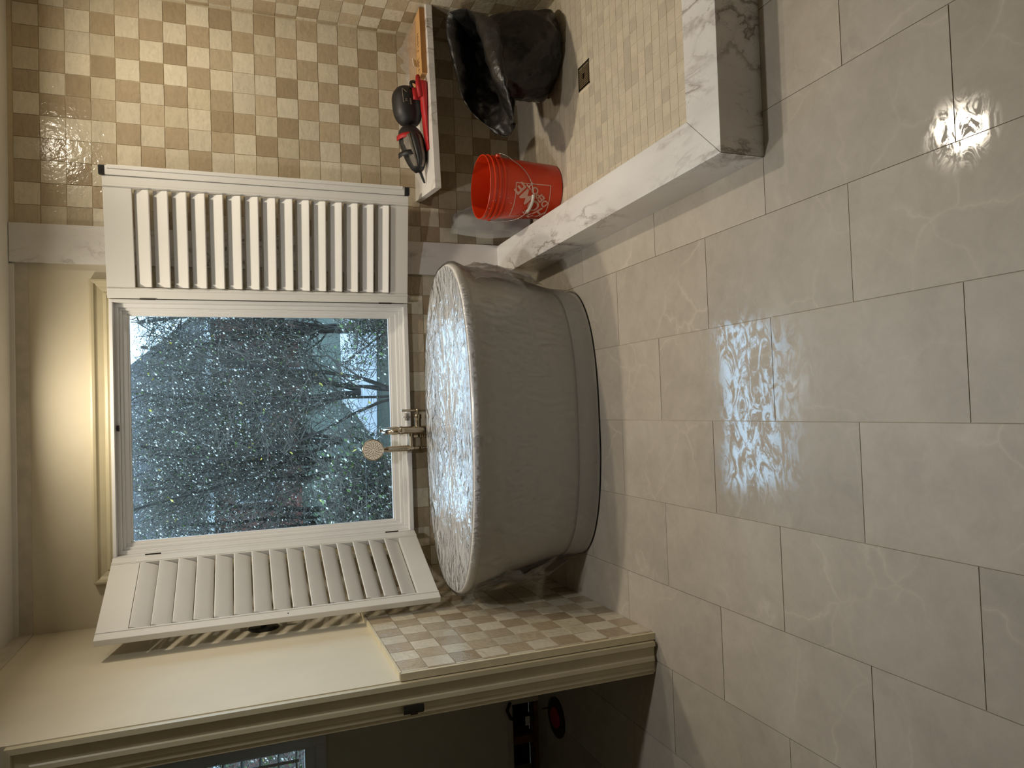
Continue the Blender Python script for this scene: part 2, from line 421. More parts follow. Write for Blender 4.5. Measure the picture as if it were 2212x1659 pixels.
# the largest in the picture: nearest cells that the frame shows
def shown(x, y):
    q = MW.T @ (np.array([x, y, 0.005]) - CAM); return 0 < H_PX - (H_PX / 2 + F_PX * q[0] / q[2]) < H_PX
cells.sort(key=lambda c: (not shown(*c), c[0] ** 2 + c[1] ** 2))
mb = MB(); h = p / 2 - 0.0011; mb.box(-h, h, -h, h, 0, 0.004); mm = bpy.data.meshes.new('mosaic_tile'); mm.from_pydata(mb.v, [], mb.f); mm.materials.append(M['mosaic'])
far = MB()
for k, (x, y) in enumerate(cells):
    if k < 300:
        o = bpy.data.objects.new('mosaic_tile', mm); C.objects.link(o); o.parent = pan; o.location = (x, y, 0.0); o.color = mos_col(rm)
    else: far.box(x - h, x + h, y - h, y + h, 0.0, 0.004)
far.build('mosaic_field', M['mosaic_far'], pan, kind='stuff')

# ------------------------------------------------------------------ structure: walls
WX0, WX1, WZ0, WZ1 = -0.615, 0.542, 0.653, 2.0            # window hole
b = MB()
YP = 3.69
b.box(-0.905, WX0, YP, 3.86, 0, CEIL); b.box(WX1, 0.87, YP, 3.86, 0, CEIL)
b.box(WX0, WX1, YP, 3.86, 0, WZ0); b.box(WX0, WX1, YP, 3.86, WZ1, CEIL)
wall_back = b.build('wall_back', M['paint'], kind='structure')
# tiled dado below the window
bk = MB(); bk.box(-0.885, 0.697, 3.6855, YP, 0, WZ0); bk.box(-0.885, -0.716, 3.6855, YP, WZ0, 0.975); bk.box(0.632, 0.697, 3.6855, YP, WZ0, 0.975)
bk.build('tile_backing', M['grout'], wall_back)
xj = [0.493 + 0.0988 * k for k in range(-15, 4)]
tile_field(wall_back, (0, 3.687, 0), (1, 0, 0), (0, 0, 1), (0, -1, 0), xj, ZJ, (-0.885, 0.697), (0.0, 0.975), 1, holes=((-0.716, 0.632, 0.652, 2.2),), seed=11)
# raw strip where the cornice came off
rs = MB(); rs.box(-0.905, 0.697, 3.684, YP, 2.312, CEIL); rs.build('patched_strip', M['raw'], wall_back)
sk = MB(); sk.box(-0.905, 0.69, 3.672, YP, 2.362, CEIL); sk.build('shadow_bead', M['ceiling'], wall_back)

wsb = box('wall_shower_back', 0.87, 1.96, 3.684, 3.86, 0, CEIL, M['grout'], kind='structure')
xs = [1.845 - 0.0993 * k for k in range(-1, 11)][::-1]
tile_field(wsb, (0, 3.686, 0), (1, 0, 0), (0, 0, 1), (0, -1, 0), xs, ZJ, (0.868, 1.948), (0.0, 2.36), 0, seed=5)
wr = box('wall_right', 1.955, 2.1, -1.7, 3.86, 0, CEIL, M['paint'], kind='structure')
wrt = box('wall_shower_right', 1.952, 1.957, 1.74, 3.69, 0, CEIL, M['grout'], kind='structure')
yj = [3.655 - 0.0993 * k for k in range(-1, 11)][::-1]
tile_field(wrt, (1.954, 0, 0), (0, -1, 0), (0, 0, 1), (-1, 0, 0), [-y for y in yj[::-1]], ZJ, (-3.68, -2.66), (0.0, 2.36), 1, seed=6)

# the run of that wall nearer the door, out of the frame
M['tile_light'] = simple('glazed_tile_light', (208, 198, 176), 0.16, var=0.08, scale=14, bmp=0.5, bscale=38); M['tile_dark'] = simple('glazed_tile_dark', (176, 159, 133), 0.16, var=0.08, scale=14, bmp=0.5, bscale=38)
nf = MB()
yn = [1.76 + 0.0993 * k for k in range(10)]; cols = []
for i in range(9):
    for j in range(len(ZJ) - 1):
        if ZJ[j + 1] > 2.37 or ZJ[j] < -0.04: continue
        nf.box(1.9498, 1.953, yn[i] + 0.0014, yn[i + 1] - 0.0014, max(0, ZJ[j]) + 0.0014, ZJ[j + 1] - 0.0014); cols += [(i + j) % 2] * 6
o = nf.build('tile_run', M['tile_light'], wrt, kind='stuff'); o.data.materials.append(M['tile_dark'])
for p_, c_ in zip(o.data.polygons, cols): p_.material_index = c_

# stub wall on the left, tiled dado, painted above
LX, LT = -0.905, -0.882
b = MB(); b.box(-1.03, LX, 2.47, 3.86, 0, CEIL)
wall_left = b.build('wall_left', M['paint'], kind='structure')
b = MB(); b.box(LX, LT - 0.003, 2.472, 3.69, 0, 0.978); b.build('dado_backing', M['tilecap'], wall_left)
b = MB(); b.box(LX, LT + 0.0015, 2.462, 2.476, 0, 0.984); b.box(LX, LT + 0.0015, 2.47, 3.69, 0.976, 0.984); b.build('dado_edging', M['tilecap'], wall_left)
gk = MB(); gk.box(LT - 0.004, LT - 0.002, 2.476, 3.68, 0, 0.976); gk.build('tile_backing', M['grout'], wall_left)
yl = [2.885 + 0.0985 * k for k in range(-5, 10)]; zl = [-0.0113 + 0.0993 * k for k in range(0, 11)]
tile_field(wall_left, (LT - 0.0035, 0, 0), (0, 1, 0), (0, 0, 1), (1, 0, 0), yl, zl, (2.478, 3.676), (0.0, 0.975), 1, seed=8)
rs = MB(); rs.box(LX, LX + 0.005, 2.47, 3.69, 2.312, CEIL); rs.build('patched_strip', M['raw'], wall_left)

# wall of the toilet closet with its doorway, and the closet itself
b = MB(); DX0, DX1, DZ = -1.80, -1.035, 2.02
b.box(-2.6, DX0, 2.47, 2.60, 0, CEIL); b.box(DX0, -1.03, 2.47, 2.60, DZ, CEIL)
wall_cf = b.build('wall_closet_front', M['paint'], kind='structure')
W2 = (-2.12, -1.575, 1.16, 1.98)
b = MB(); b.box(-2.6, W2[0], YP, 3.86, 0, CEIL); b.box(W2[1], -1.03, YP, 3.86, 0, CEIL); b.box(W2[0], W2[1], YP, 3.86, W2[3], CEIL)
b.box(W2[0], W2[1], YP, 3.86, 0.175, W2[2]); b.box(W2[0], -1.97, YP, 3.86, 0, 0.175)
b.box(-1.97, W2[1], 3.855, 3.86, 0, 0.175)
wall_cb = b.build('wall_closet_back', M['paint'], kind='structure')
box('wall_closet_left', -2.7, -2.6, 2.47, 3.86, 0, CEIL, M['paint'], kind='structure')
box('wall_left_room', -2.7, -2.6, -1.7, 2.47, 0, CEIL, M['paint'], kind='structure')
box('wall_front', -2.7, 2.1, -1.8, -1.7, 0, CEIL, M['paint'], kind='structure')
box('ceiling', -2.7, 2.1, -1.8, 3.86, CEIL, CEIL + 0.1, M['ceiling'], kind='structure')

# marble pilaster strip between dado and shower tile
tr1 = box('trim_1', 0.697, 0.867, 3.664, 3.69, 0.0, 2.378, M['marble'], bevel=0.0015, kind='structure')

# door frame: casing, stop and jamb of the closet doorway
def frame_profile(name, path_out, prof, mat, parent, ydir):
    """picture-frame moulding: path_out = [(outer corner, inward dir)], prof = [(inset, height)], built in xz at y"""
    mb = MB(); rings = []
    for (px, pz, dx, dz, y) in path_out:
        rings.append([(px + dx * a, y - h, pz + dz * a) for a, h in prof])
    mb.loft(rings, True, True, True)
    return mb.build(name, mat, parent)
door = empty('door_1', (-1.4, 2.47, 0)); door['kind'] = 'structure'
pr = [(0, 0), (0, 0.024), (0.016, 0.026), (0.019, 0.015), (0.056, 0.012), (0.060, 0.016), (0.073, 0.018), (0.079, 0.011), (0.094, 0.010), (0.096, 0.006), (0.112, 0.006), (0.112, 0)]
def rel(o, par):
    o.parent = par; o.matrix_parent_inverse = Matrix.Translation(-Vector(par.location)); return o
cs = frame_profile('casing', [(-0.908, 0.012, -1, 0, 2.4695), (-0.908, 2.105, -1, -1, 2.4695), (-1.92, 2.105, 1, -1, 2.4695), (-1.92, 0.012, 1, 0, 2.4695)], pr, M['trim'], None, -1); rel(cs, door)
b = MB(); b.box(-1.035, -1.020, 2.468, 2.60, 0.01, DZ); b.box(DX0, DX0 + 0.012, 2.468, 2.60, 0.01, DZ); b.box(DX0, -1.02, 2.468, 2.60, DZ - 0.014, DZ)
rel(b.build('jamb', M['trim'], None), door)
b = MB(); b.box(-1.046, -1.034, 2.515, 2.56, 0.01, DZ - 0.014); b.box(DX0, -1.034, 2.515, 2.56, DZ - 0.026, DZ - 0.014); rel(b.build('door_stop', M['trim'], None), door)
sp = MB(); zc = 0.945
sp.loft([[(-0.984 + 0.004 * k - 0.03 * k, 2.449 + yy, zc + dz) for dz in (-0.035, -0.026, 0.026, 0.034)] for k, yy in ((0, 0.0), (0.5, -0.004), (1, 0.002))], False)
spo = sp.build('strike_plate', M['black'], None); rel(spo, door)
md = spo.modifiers.new('s', 'SOLIDIFY'); md.thickness = 0.004
b = MB(); b.box(-1.013, -0.992, 2.440, 2.4445, zc - 0.012, zc + 0.012); rel(b.build('strike_slot', M['hinge'], None), door)

# window
win = empty('window_1', (-0.036, 3.69, WZ0)); win['kind'] = 'structure'
def ring(name, x0, x1, z0, z1, wid, y0, y1, mat, par, wb=None, bevel=0.002):
    wb = wid if wb is None else wb
    b = MB(); b.box(x0, x0 + wid, y0, y1, z0, z1); b.box(x1 - wid, x1, y0, y1, z0, z1); b.box(x0 + wid, x1 - wid, y0, y1, z0, z0 + wb); b.box(x0 + wid, x1 - wid, y0, y1, z1 - wid, z1)
    return rel(b.build(name, mat, None, bevel=bevel), par)
ring('frame_outer', WX0, WX1, WZ0, WZ1, 0.014, 3.655, 3.80, M['vinyl'], win, 0.022)
ring('frame_step', WX0 + 0.014, WX1 - 0.014, WZ0 + 0.022, WZ1 - 0.014, 0.018, 3.700, 3.80, M['vinyl'], win)
ring('frame_inner', WX0 + 0.032, WX1 - 0.032, WZ0 + 0.040, WZ1 - 0.032, 0.012, 3.712, 3.80, M['vinyl'], win, 0.014)
ring('sash', WX0 + 0.034, WX1 - 0.034, WZ0 + 0.050, WZ1 - 0.040, 0.024, 3.725, 3.79, M['vinyl'], win, 0.030)
ring('glazing_bead', WX0 + 0.056, WX1 - 0.056, WZ0 + 0.076, WZ1 - 0.062, 0.010, 3.732, 3.75, M['vinyl'], win, 0.012)
rel(box('pane', WX0 + 0.06, WX1 - 0.06, 3.748, 3.752, WZ0 + 0.08, WZ1 - 0.066, M['glass']), win)
# profiled casing round the head and sides
cpr = [(0, 0), (0, 0.034), (0.008, 0.036), (0.018, 0.033), (0.020, 0.026), (0.030, 0.018), (0.052, 0.012), (0.056, 0.016), (0.066, 0.018), (0.072, 0.013), (0.078, 0.012), (0.084, 0)]
cz = 2.078
cs = frame_profile('casing', [(-0.712, 0.66, 1, 0, YP + 0.001), (-0.712, cz, 1, -1, YP + 0.001), (0.629, cz, -1, -1, YP + 0.001), (0.629, 0.66, -1, 0, YP + 0.001)], cpr, M['trim'], None, -1); rel(cs, win)
b = MB(); b.box(-0.05, -0.012, 3.640, 3.656, 0.677, 0.690); b.box(-0.036, -0.026, 3.628, 3.642, 0.682, 0.700); rel(b.build('sash_lock', M['grip'], None, bevel=0.002), win)
b = MB(); b.box(-0.048, -0.022, 3.690, 3.699, 1.972, 1.982); b.box(-0.042, -0.038, 3.687, 3.690, 1.972, 1.982); rel(b.build('lock_keeper', M['hinge'], None), win)

# closet window with fixed louvres
w2 = empty('window_2', (-1.85, 3.69, W2[2])); w2['kind'] = 'structure'
ring('frame_outer', W2[0] - 0.02, W2[1] + 0.045, W2[2] - 0.05, W2[3] + 0.05, 0.052, 3.665, 3.69, M['white'], w2)
ring('shutter_stiles', W2[0], W2[1], W2[2], W2[3], 0.018, 3.672, 3.70, M['white'], w2, 0.05)
rel(box('tilt_rod', -1.626, -1.616, 3.630, 3.640, 1.24, 1.90, M['white']), w2)
for k in range(9):
    z = 1.245 + 0.081 * k
    m = Matrix.Translation((0, 3.70, z)) @ Matrix.Rotation(math.radians(-8), 4, 'X')
    rel(box('louvre', W2[0] + 0.02, W2[1] - 0.02, -0.036, 0.036, -0.005, 0.005, M['white'], None, 0.003, m), w2)
rel(box('pane', W2[0], W2[1], 3.80, 3.804, W2[2], W2[3], M['glass']), w2)

# ------------------------------------------------------------------ plantation shutters
def shutter(loc, direction, astragal, vis, tilt, label):
    t = empty('shutter_panel', loc, math.atan2(direction[1], direction[0]))
    tag(t, label, 'shutter', 'shutter panels of the bath window')
    Wd, Ht, th = 0.53, 1.34, 0.028
    sw, tr_, br = 0.050, 0.112, 0.090
    def bx(n, x0, x1, z0, z1, mat=M['white'], y0=-th/2, y1=th/2, bev=0.002): return box(n, x0, x1, y0, y1, z0, z1, mat, t, bev)
    bx('stile', 0.002, sw, 0, Ht); bx('stile', Wd - sw, Wd, 0, Ht)
    bx('rail', sw, Wd - sw, Ht - tr_, Ht, y0=-th/2+0.002, y1=th/2-0.002); bx('rail', sw, Wd - sw, 0, br, y0=-th/2+0.002, y1=th/2-0.002)
    for x in (sw - 0.012, Wd - sw + 0.004):
        b = MB(); b.box(x, x + 0.008, -th/2 - 0.003, th/2 + 0.003, 0.0, Ht); b.build('bead', M['white'], t, bevel=0.0015)
    n = 15; pitch = (Ht - tr_ - br) / n; a = math.radians(tilt); hw = 0.0385; tk = 0.0055
    # elliptical louvre section
    mb = MB(); sec = []
    for k in range(14):
        q = 2 * math.pi * k / 14
        u_, v_ = hw * math.copysign(abs(math.cos(q)) ** 0.55, math.cos(q)), tk * math.copysign(abs(math.sin(q)) ** 0.45, math.sin(q))
        sec.append((u_ * math.sin(a) + v_ * math.cos(a), u_ * math.cos(a) - v_ * math.sin(a)))
    mb.loft([[(x, s[0], s[1]) for s in sec] for x in (sw + 0.003, Wd - sw - 0.003)])
    proto = mb.build('louvre', M['white'], t, smooth='auto'); proto.location = (0, 0, br + pitch * 0.5)
    for k in range(1, n):
        o = proto.copy(); C.objects.link(o); o.parent = t; o.location = (0, 0, br + pitch * (k + 0.5))
    for z in (0.115, Ht - 0.16):
        b = MB(); b.tube([(0.0, vis * (th / 2 + 0.003), z - 0.032), (0.0, vis * (th / 2 + 0.003), z + 0.032)], 0.0032, 8); b.build('hinge', M['hinge'], t)
    if astragal:
        bx('edge_rail', Wd + 0.001, Wd + 0.040, 0.02, Ht - 0.012, y0=-th/2 - 0.006, y1=th/2 + 0.006)
        b = MB(); b.box(Wd + 0.028, Wd + 0.044, -th/2 - 0.010, -th/2 - 0.005, 0.03, Ht - 0.02); b.build('edge_lip', M['white'], t, bevel=0.002)
        for z0, z1 in ((Ht - 0.012, Ht + 0.012), (-0.004, 0.02)):
            c = bx('end_cap', Wd + 0.001, Wd + 0.041, z0, z1, M['black'], -th/2 - 0.008, th/2 + 0.008)
            s_ = MB(); s_.tube([(Wd + 0.021, -th/2 - 0.008, (z0 + z1) / 2), (Wd + 0.021, -th/2 - 0.0095, (z0 + z1) / 2)], 0.004, 10); s_.build('screw', M['hinge'], c)
    else:
        b = MB(); b.tube([(Wd - 0.02, th/2, 0.64), (Wd - 0.02, th/2 + 0.001, 0.64)], 0.003, 8); b.build('magnet_dot', M['hinge'], t)
    return t
shutter((WX0 + 0.004, 3.632, 0.658), (-0.221, -0.478), False, 1, 23, 'white louvred shutter panel swung open towards the toilet closet doorway')
shutter((WX1 - 0.002, 3.632, 0.660), (0.567, -0.098), True, -1, 35, 'white louvred shutter panel with black-capped edge rail beside the shower tile')

# ------------------------------------------------------------------ bathtub under clear film
TC = (-0.080, 3.165)
def sup(a, b, n, t):
    c, s = math.cos(t), math.sin(t)
    return (a * math.copysign(abs(c) ** (2 / n), c), b * math.copysign(abs(s) ** (2 / n), s))
NT = 112
def oval(a, b, z, n, off=None):
    out = []
    for k in range(NT):
        t = 2 * math.pi * k / NT; x, y = sup(a, b, n, t)
        out.append((x, y, z if off is None else z + off(t)))
    return out
tub = empty('bathtub', (TC[0], TC[1], 0)); tag(tub, 'white freestanding oval bathtub wrapped in clear plastic film under the window', 'bathtub')
prof = [(0.604, 0.306, 0.104, 2.55), (0.612, 0.310, 0.122, 2.55), (0.640, 0.324, 0.26, 2.5), (0.668, 0.338, 0.40, 2.45), (0.694, 0.354, 0.50, 2.42), (0.706, 0.366, 0.545, 2.4),
        (0.712, 0.374, 0.556, 2.4), (0.722, 0.381, 0.562, 2.4), (0.728, 0.385, 0.574, 2.4), (0.728, 0.385, 0.588, 2.4), (0.722, 0.380, 0.597, 2.4), (0.712, 0.371, 0.600, 2.4), (0.700, 0.360, 0.597, 2.4),
        (0.690, 0.350, 0.585, 2.4), (0.672, 0.335, 0.53, 2.4), (0.640, 0.312, 0.40, 2.4), (0.590, 0.275, 0.26, 2.4), (0.500, 0.215, 0.17, 2.3), (0.30, 0.12, 0.15, 2.2), (0.05, 0.03, 0.148, 2.0)]
b = MB(); b.loft([oval(*q) for q in prof], True, True, True); b.build('shell', M['tub'], tub, smooth=True)
b = MB(); b.loft([oval(0.596, 0.300, 0.012, 2.55), oval(0.596, 0.300, 0.104, 2.55)]); b.build('recess', M['tub'], tub, smooth='auto')
b = MB(); b.loft([oval(0.606, 0.309, 0.0, 2.55), oval(0.612, 0.314, 0.006, 2.55), oval(0.612, 0.313, 0.09, 2.55), oval(0.608, 0.309, 0.099, 2.55), oval(0.60, 0.30, 0.1, 2.55)], True, True, False); b.build('plinth', M['tub'], tub, smooth='auto')
b = MB(); b.loft([oval(0.615, 0.317, 0.0, 2.55), oval(0.615, 0.317, 0.004, 2.55)]); b.build('base_gasket', M['black'], tub)
# drum-tight sheet over the rim, gathered at a knot
KN = (-0.10, -0.02)
rings = []
NR = 40
for i in range(NR + 1):
    r = i / NR; row = []
    for k in range(NT * 2):
        t = 2 * math.pi * k / (NT * 2); x, y = sup(0.716, 0.374, 2.4, t)
        x = KN[0] + (x - KN[0]) * r; y = KN[1] + (y - KN[1]) * r
        ang = t * 9 + 2.0 * mnoise.noise((x * 3, y * 3, 1.3))
        fold = mnoise.noise((math.cos(t) * 7 + 3, math.sin(t) * 7, r * 0.7)) * 0.007 + mnoise.noise((math.cos(t) * 19, math.sin(t) * 19 + 5, r * 1.6)) * 0.004
        ht = 0.6035 - 0.010 * (1 - r * r) + fold * math.sin(math.pi * min(1, r * 1.02)) ** 0.6
        ht += 0.004 * mnoise.noise((x * 14, y * 22, 4.0)) * (1 - r ** 6)
        row.append((x, y, ht))
    rings.append(row)
b = MB(); b.loft(rings, True, True, False); b.build('film_top', M['film_top'], tub, smooth=True)
# clinging wrap down the sides, puffed out loosely at the two ends
rings = []
fp = [(0.718, 0.376, 0.603, 2.4), (0.731, 0.388, 0.592, 2.4), (0.733, 0.390, 0.574, 2.4), (0.726, 0.384, 0.555, 2.4), (0.714, 0.372, 0.53, 2.4), (0.700, 0.361, 0.49, 2.42), (0.686, 0.350, 0.44, 2.43), (0.676, 0.344, 0.39, 2.45),
      (0.664, 0.338, 0.34, 2.46), (0.653, 0.332, 0.29, 2.5), (0.645, 0.328, 0.24, 2.5), (0.636, 0.323, 0.19, 2.5), (0.628, 0.319, 0.145, 2.55), (0.622, 0.317, 0.105, 2.55), (0.620, 0.317, 0.06, 2.55), (0.617, 0.316, 0.02, 2.55), (0.616, 0.316, 0.008, 2.55)]
for i, (a_, b_, z, n) in enumerate(fp):
    row = []
    for k in range(NT * 2):
        t = 2 * math.pi * k / (NT * 2); x, y = sup(a_, b_, n, t)
        e = abs(math.cos(t)) ** 6; mid = math.exp(-((z - 0.36) / 0.14) ** 2)
        o_ = 0.003 + 0.004 * mnoise.noise((x * 6, y * 6, z * 5)) * (1 if i > 2 else 0.2)
        o_ += e * mid * (0.016 + 0.040 * abs(mnoise.noise((y * 16 + 3, z * 7, x))) + 0.02 * mnoise.noise((y * 40, z * 18, 2)))
        l = math.hypot(x, y); row.append((x + x / l * o_, y + y / l * o_, z + 0.006 * mnoise.noise((x * 9, y * 9, z * 9)) * (i > 3)))
    rings.append(row)
b = MB(); b.loft(rings, True, False, False); b.build('film_side', M['film'], tub, smooth=True)
# loose frills of film at both ends
for sgn, zz, nm in ((1, 0.40, 2), (-1, 0.30, 2)):
    for q in range(nm):
        rows = []
        rn = random.Random(sgn * 7 + q)
        for i in range(9):
            f = i / 8; row = []
            for k in range(26):
                y = -0.17 + 0.013 * k + (0.02 if q else -0.05) ; z = zz + 0.12 - 0.055 * q - 0.30 * f * (0.8 + 0.2 * q)
                a_ = 0.62 + 0.10 * max(0, (z - 0.1)) / 0.5; xb = a_ * (1 - abs(y / 0.36) ** 2.5) ** 0.4 if abs(y) < 0.35 else a_ * 0.3
                out = 0.012 + math.sin(math.pi * f) * (0.03 + 0.035 * abs(mnoise.noise((k * 0.5 + q * 9, i * 0.5, sgn * 3)))) 
                row.append((sgn * (xb + out), y + 0.012 * mnoise.noise((k * 0.7, i * 0.8, q)), z + 0.02 * mnoise.noise((k * 0.6, i * 0.5, 9 + q))))
            rows.append(row)
        b = MB(); b.loft(rows, False); b.build('film_frill', M['film_loose'], tub, smooth=True)
# strip of tape on the rim
b = MB()
rows = []
for a_, b_, z in ((0.0, 0.352, 0.606), (0.0, 0.374, 0.608), (0.0, 0.390, 0.596), (0, 0.393, 0.578), (0, 0.386, 0.556)):
    rows.append([(x, -b_, z) for x in (-0.075, -0.055, -0.035)])
b.loft(rows, False); b.build('tape', M['film_loose'], tub, smooth=True)

# ------------------------------------------------------------------ tub filler behind the tub
fy = 3.605
fil = empty('tub_filler', (-0.098, fy, 0)); tag(fil, 'brushed nickel tub filler with hand shower standing behind the bathtub', 'faucet')
def fpart(name, mb, mat=M['nickel'], parent=fil, smooth='auto'): return mb.build(name, mat, parent, smooth=smooth)
L = lambda x, y, z: (x + 0.098, y - fy, z)
b = MB(); b.tube([L(-0.098, fy, 0.0), L(-0.098, fy, 0.012)], 0.034, 20); fpart('foot', b)
b = MB(); b.tube([L(-0.098, fy, 0.01), L(-0.098, fy, 0.60), L(-0.098, fy, 0.66)], [0.013, 0.013, 0.014], 18); fpart('riser', b)
b = MB(); b.tube([L(-0.098, fy, z) for z in (0.58, 0.60, 0.70, 0.705, 0.713, 0.72, 0.726, 0.74, 0.765, 0.785, 0.80, 0.812)], [0.020, 0.0205, 0.0195, 0.019, 0.0225, 0.0225, 0.018, 0.0215, 0.0205, 0.018, 0.0165, 0.016], 20); fpart('column', b)
sp_ = MB(); path = [L(-0.098, fy - 0.005, 0.800), L(-0.098, fy - 0.05, 0.812), L(-0.098, fy - 0.11, 0.812), L(-0.098, fy - 0.155, 0.803), L(-0.098, fy - 0.170, 0.785), L(-0.098, fy - 0.172, 0.768)]
sp_.tube(path, [0.015, 0.015, 0.0145, 0.014, 0.0135, 0.0135], 18); so = fpart('spout', sp_)
b = MB(); b.tube([L(-0.093, fy - 0.10, 0.822), L(-0.093, fy - 0.10, 0.834), L(-0.093, fy - 0.10, 0.836), L(-0.093, fy - 0.10, 0.842)], [0.004, 0.004, 0.0085, 0.0075], 14); fpart('diverter_knob', b, parent=so)
v_ = MB(); v_.tube([L(-0.085, fy, 0.630), L(-0.045, fy, 0.630), L(-0.040, fy, 0.630), L(-0.022, fy, 0.630), L(-0.018, fy, 0.630)], [0.0155, 0.0165, 0.0195, 0.0195, 0.013], 20); vo = fpart('valve', v_)
b = MB(); b.tube([L(-0.02, fy, 0.630), L(-0.004, fy, 0.630), L(0.002, fy, 0.630), L(0.006, fy, 0.630)], [0.007, 0.007, 0.0105, 0.009], 14); fpart('handle_hub', b, parent=vo)
b = MB(); b.tube([L(0.0, fy, 0.632), L(0.0, fy, 0.712)], [0.0052, 0.0062], 12); fpart('lever', b, parent=vo)
b = MB(); b.tube([L(-0.098, fy, 0.667), L(-0.186, fy, 0.667)], 0.0125, 18); fpart('cradle_arm', b)
hs = MB(); hs.tube([L(-0.188, fy, z) for z in (0.650, 0.656, 0.668, 0.676, 0.682, 0.69, 0.78, 0.79, 0.80, 0.812)], [0.010, 0.0125, 0.0125, 0.014, 0.0165, 0.0155, 0.0150, 0.0165, 0.012, 0.011], 18); ho = fpart('hand_shower', hs)
hd = MB(); hc = Vector(L(-0.187, fy - 0.004, 0.858)); dn_ = Vector((0.04, -0.985, 0.12)).normalized()
def disc(mb, c, d, stops, n=36):
    u_ = d.orthogonal().normalized(); w_ = d.cross(u_)
    mb.loft([[c + d * dd + (u_ * math.cos(q) + w_ * math.sin(q)) * rr for q in [2 * math.pi * k / n for k in range(n)]] for dd, rr in stops])
disc(hd, hc, dn_, [(-0.020, 0.012), (-0.014, 0.036), (-0.004, 0.050), (0.006, 0.053), (0.010, 0.0525), (0.012, 0.050), (0.011, 0.047)]); heado = fpart('spray_head', hd, parent=ho)
fc = MB(); disc(fc, hc, dn_, [(0.008, 0.0475), (0.0125, 0.047)]); fpart('spray_face', fc, M['face'], ho)
nz = MB(); u_ = dn_.orthogonal().normalized(); w_ = dn_.cross(u_)
for rr, n in ((0.010, 6), (0.018, 10), (0.026, 16), (0.033, 16), (0.040, 18)):
    for k in range(n):
        q = 2 * math.pi * (k + 0.3 * rr * 100) / n; c = hc + dn_ * 0.0125 + (u_ * math.cos(q) + w_ * math.sin(q)) * rr
        disc(nz, c, dn_, [(0, 0.0021), (0.0012, 0.0018)], 7)
fpart('spray_nozzles', nz, M['nickel_dark'], ho)
for nm, x0, x1, zt in (('hose_arm', -0.129, -0.120, 0.655), ('hose_handle', -0.188, -0.175, 0.650)):
    pts = []; rad = []
    for k in range(56):
        f = k / 55; pts.append(L(x0 + (x1 - x0) * f, fy + 0.012 * f, zt - 0.30 * f)); rad.append((0.0072 if k % 2 else 0.0056) if k > 4 else 0.0085)
    b = MB(); b.tube(pts, rad, 10); fpart('hose', b, smooth=False)

# ------------------------------------------------------------------ shower: curb, bench, drain
curb = empty('shower_curb', (0.705, 1.735, 0)); tag(curb, 'grey-veined white marble shower curb turning a mitred corner on the floor', 'curb')
K0, K1, KY0, KY1, KH, gp = 0.700, 0.862, 1.735, 1.897, 0.155, 0.0007
def prism(poly, z0, z1):
    mb = MB(); mb.loft([[(x, y, z0) for x, y in poly], [(x, y, z1) for x, y in poly]]); return mb
pl = prism([(K0 + 0.012, KY0 + 2 * gp), (K1, KY1 + gp), (K1, 3.682), (K0 - 0.008, 3.664)], 0.0, KH)
rel(pl.build('side_leg', M['marble'], None, bevel=0.0012), curb)
pf = prism([(K0 + 0.012 + gp, KY0), (1.95, KY0 - 0.006), (1.95, KY1), (K1 + gp, KY1)], 0.0, KH)
rel(pf.build('front_leg', M['marble'], None, bevel=0.0012), curb)
bench = empty('shower_bench', (1.5, 3.68, 0.555)); tag(bench, 'white marble floating bench slab cantilevered along the back shower wall', 'bench')
pb = prism([(1.036, 3.288), (1.950, 3.360), (1.950, 3.681), (1.078, 3.681)], 0.557, 0.588); rel(pb.build('slab', M['marble'], None, bevel=0.002), bench)
dr = empty('shower_drain', (1.457, 2.869, 0.003)); tag(dr, 'square brushed metal shower drain grate set in mosaic floor', 'drain')
D = 0.054
b = MB(); b.box(-D, D, -D, -D + 0.006, 0, 0.003); b.box(-D, D, D - 0.006, D, 0, 0.003); b.box(-D, -D + 0.006, -D, D, 0, 0.003); b.box(D - 0.006, D, -D, D, 0, 0.003); b.build('rim', M['nickel'], dr)
b = MB(); b.box(-D + 0.004, D - 0.004, -D + 0.004, D - 0.004, -0.006, -0.0005); b.build('sump', M['black'], dr)
b = MB()
for i in range(12):
    q = -D + 0.009 + i * (2 * D - 0.018) / 11
    b.box(-D + 0.006, D - 0.006, q - 0.0013, q + 0.0013, 0, 0.0026); b.box(q - 0.0013, q + 0.0013, -D + 0.006, D - 0.006, 0, 0.0026)
b.build('grate', M['nickel'], dr)
b = MB(); b.box(-0.012, 0.012, -0.007, 0.007, 0.0026, 0.004); b.build('lift_plate', M['nickel'], dr)

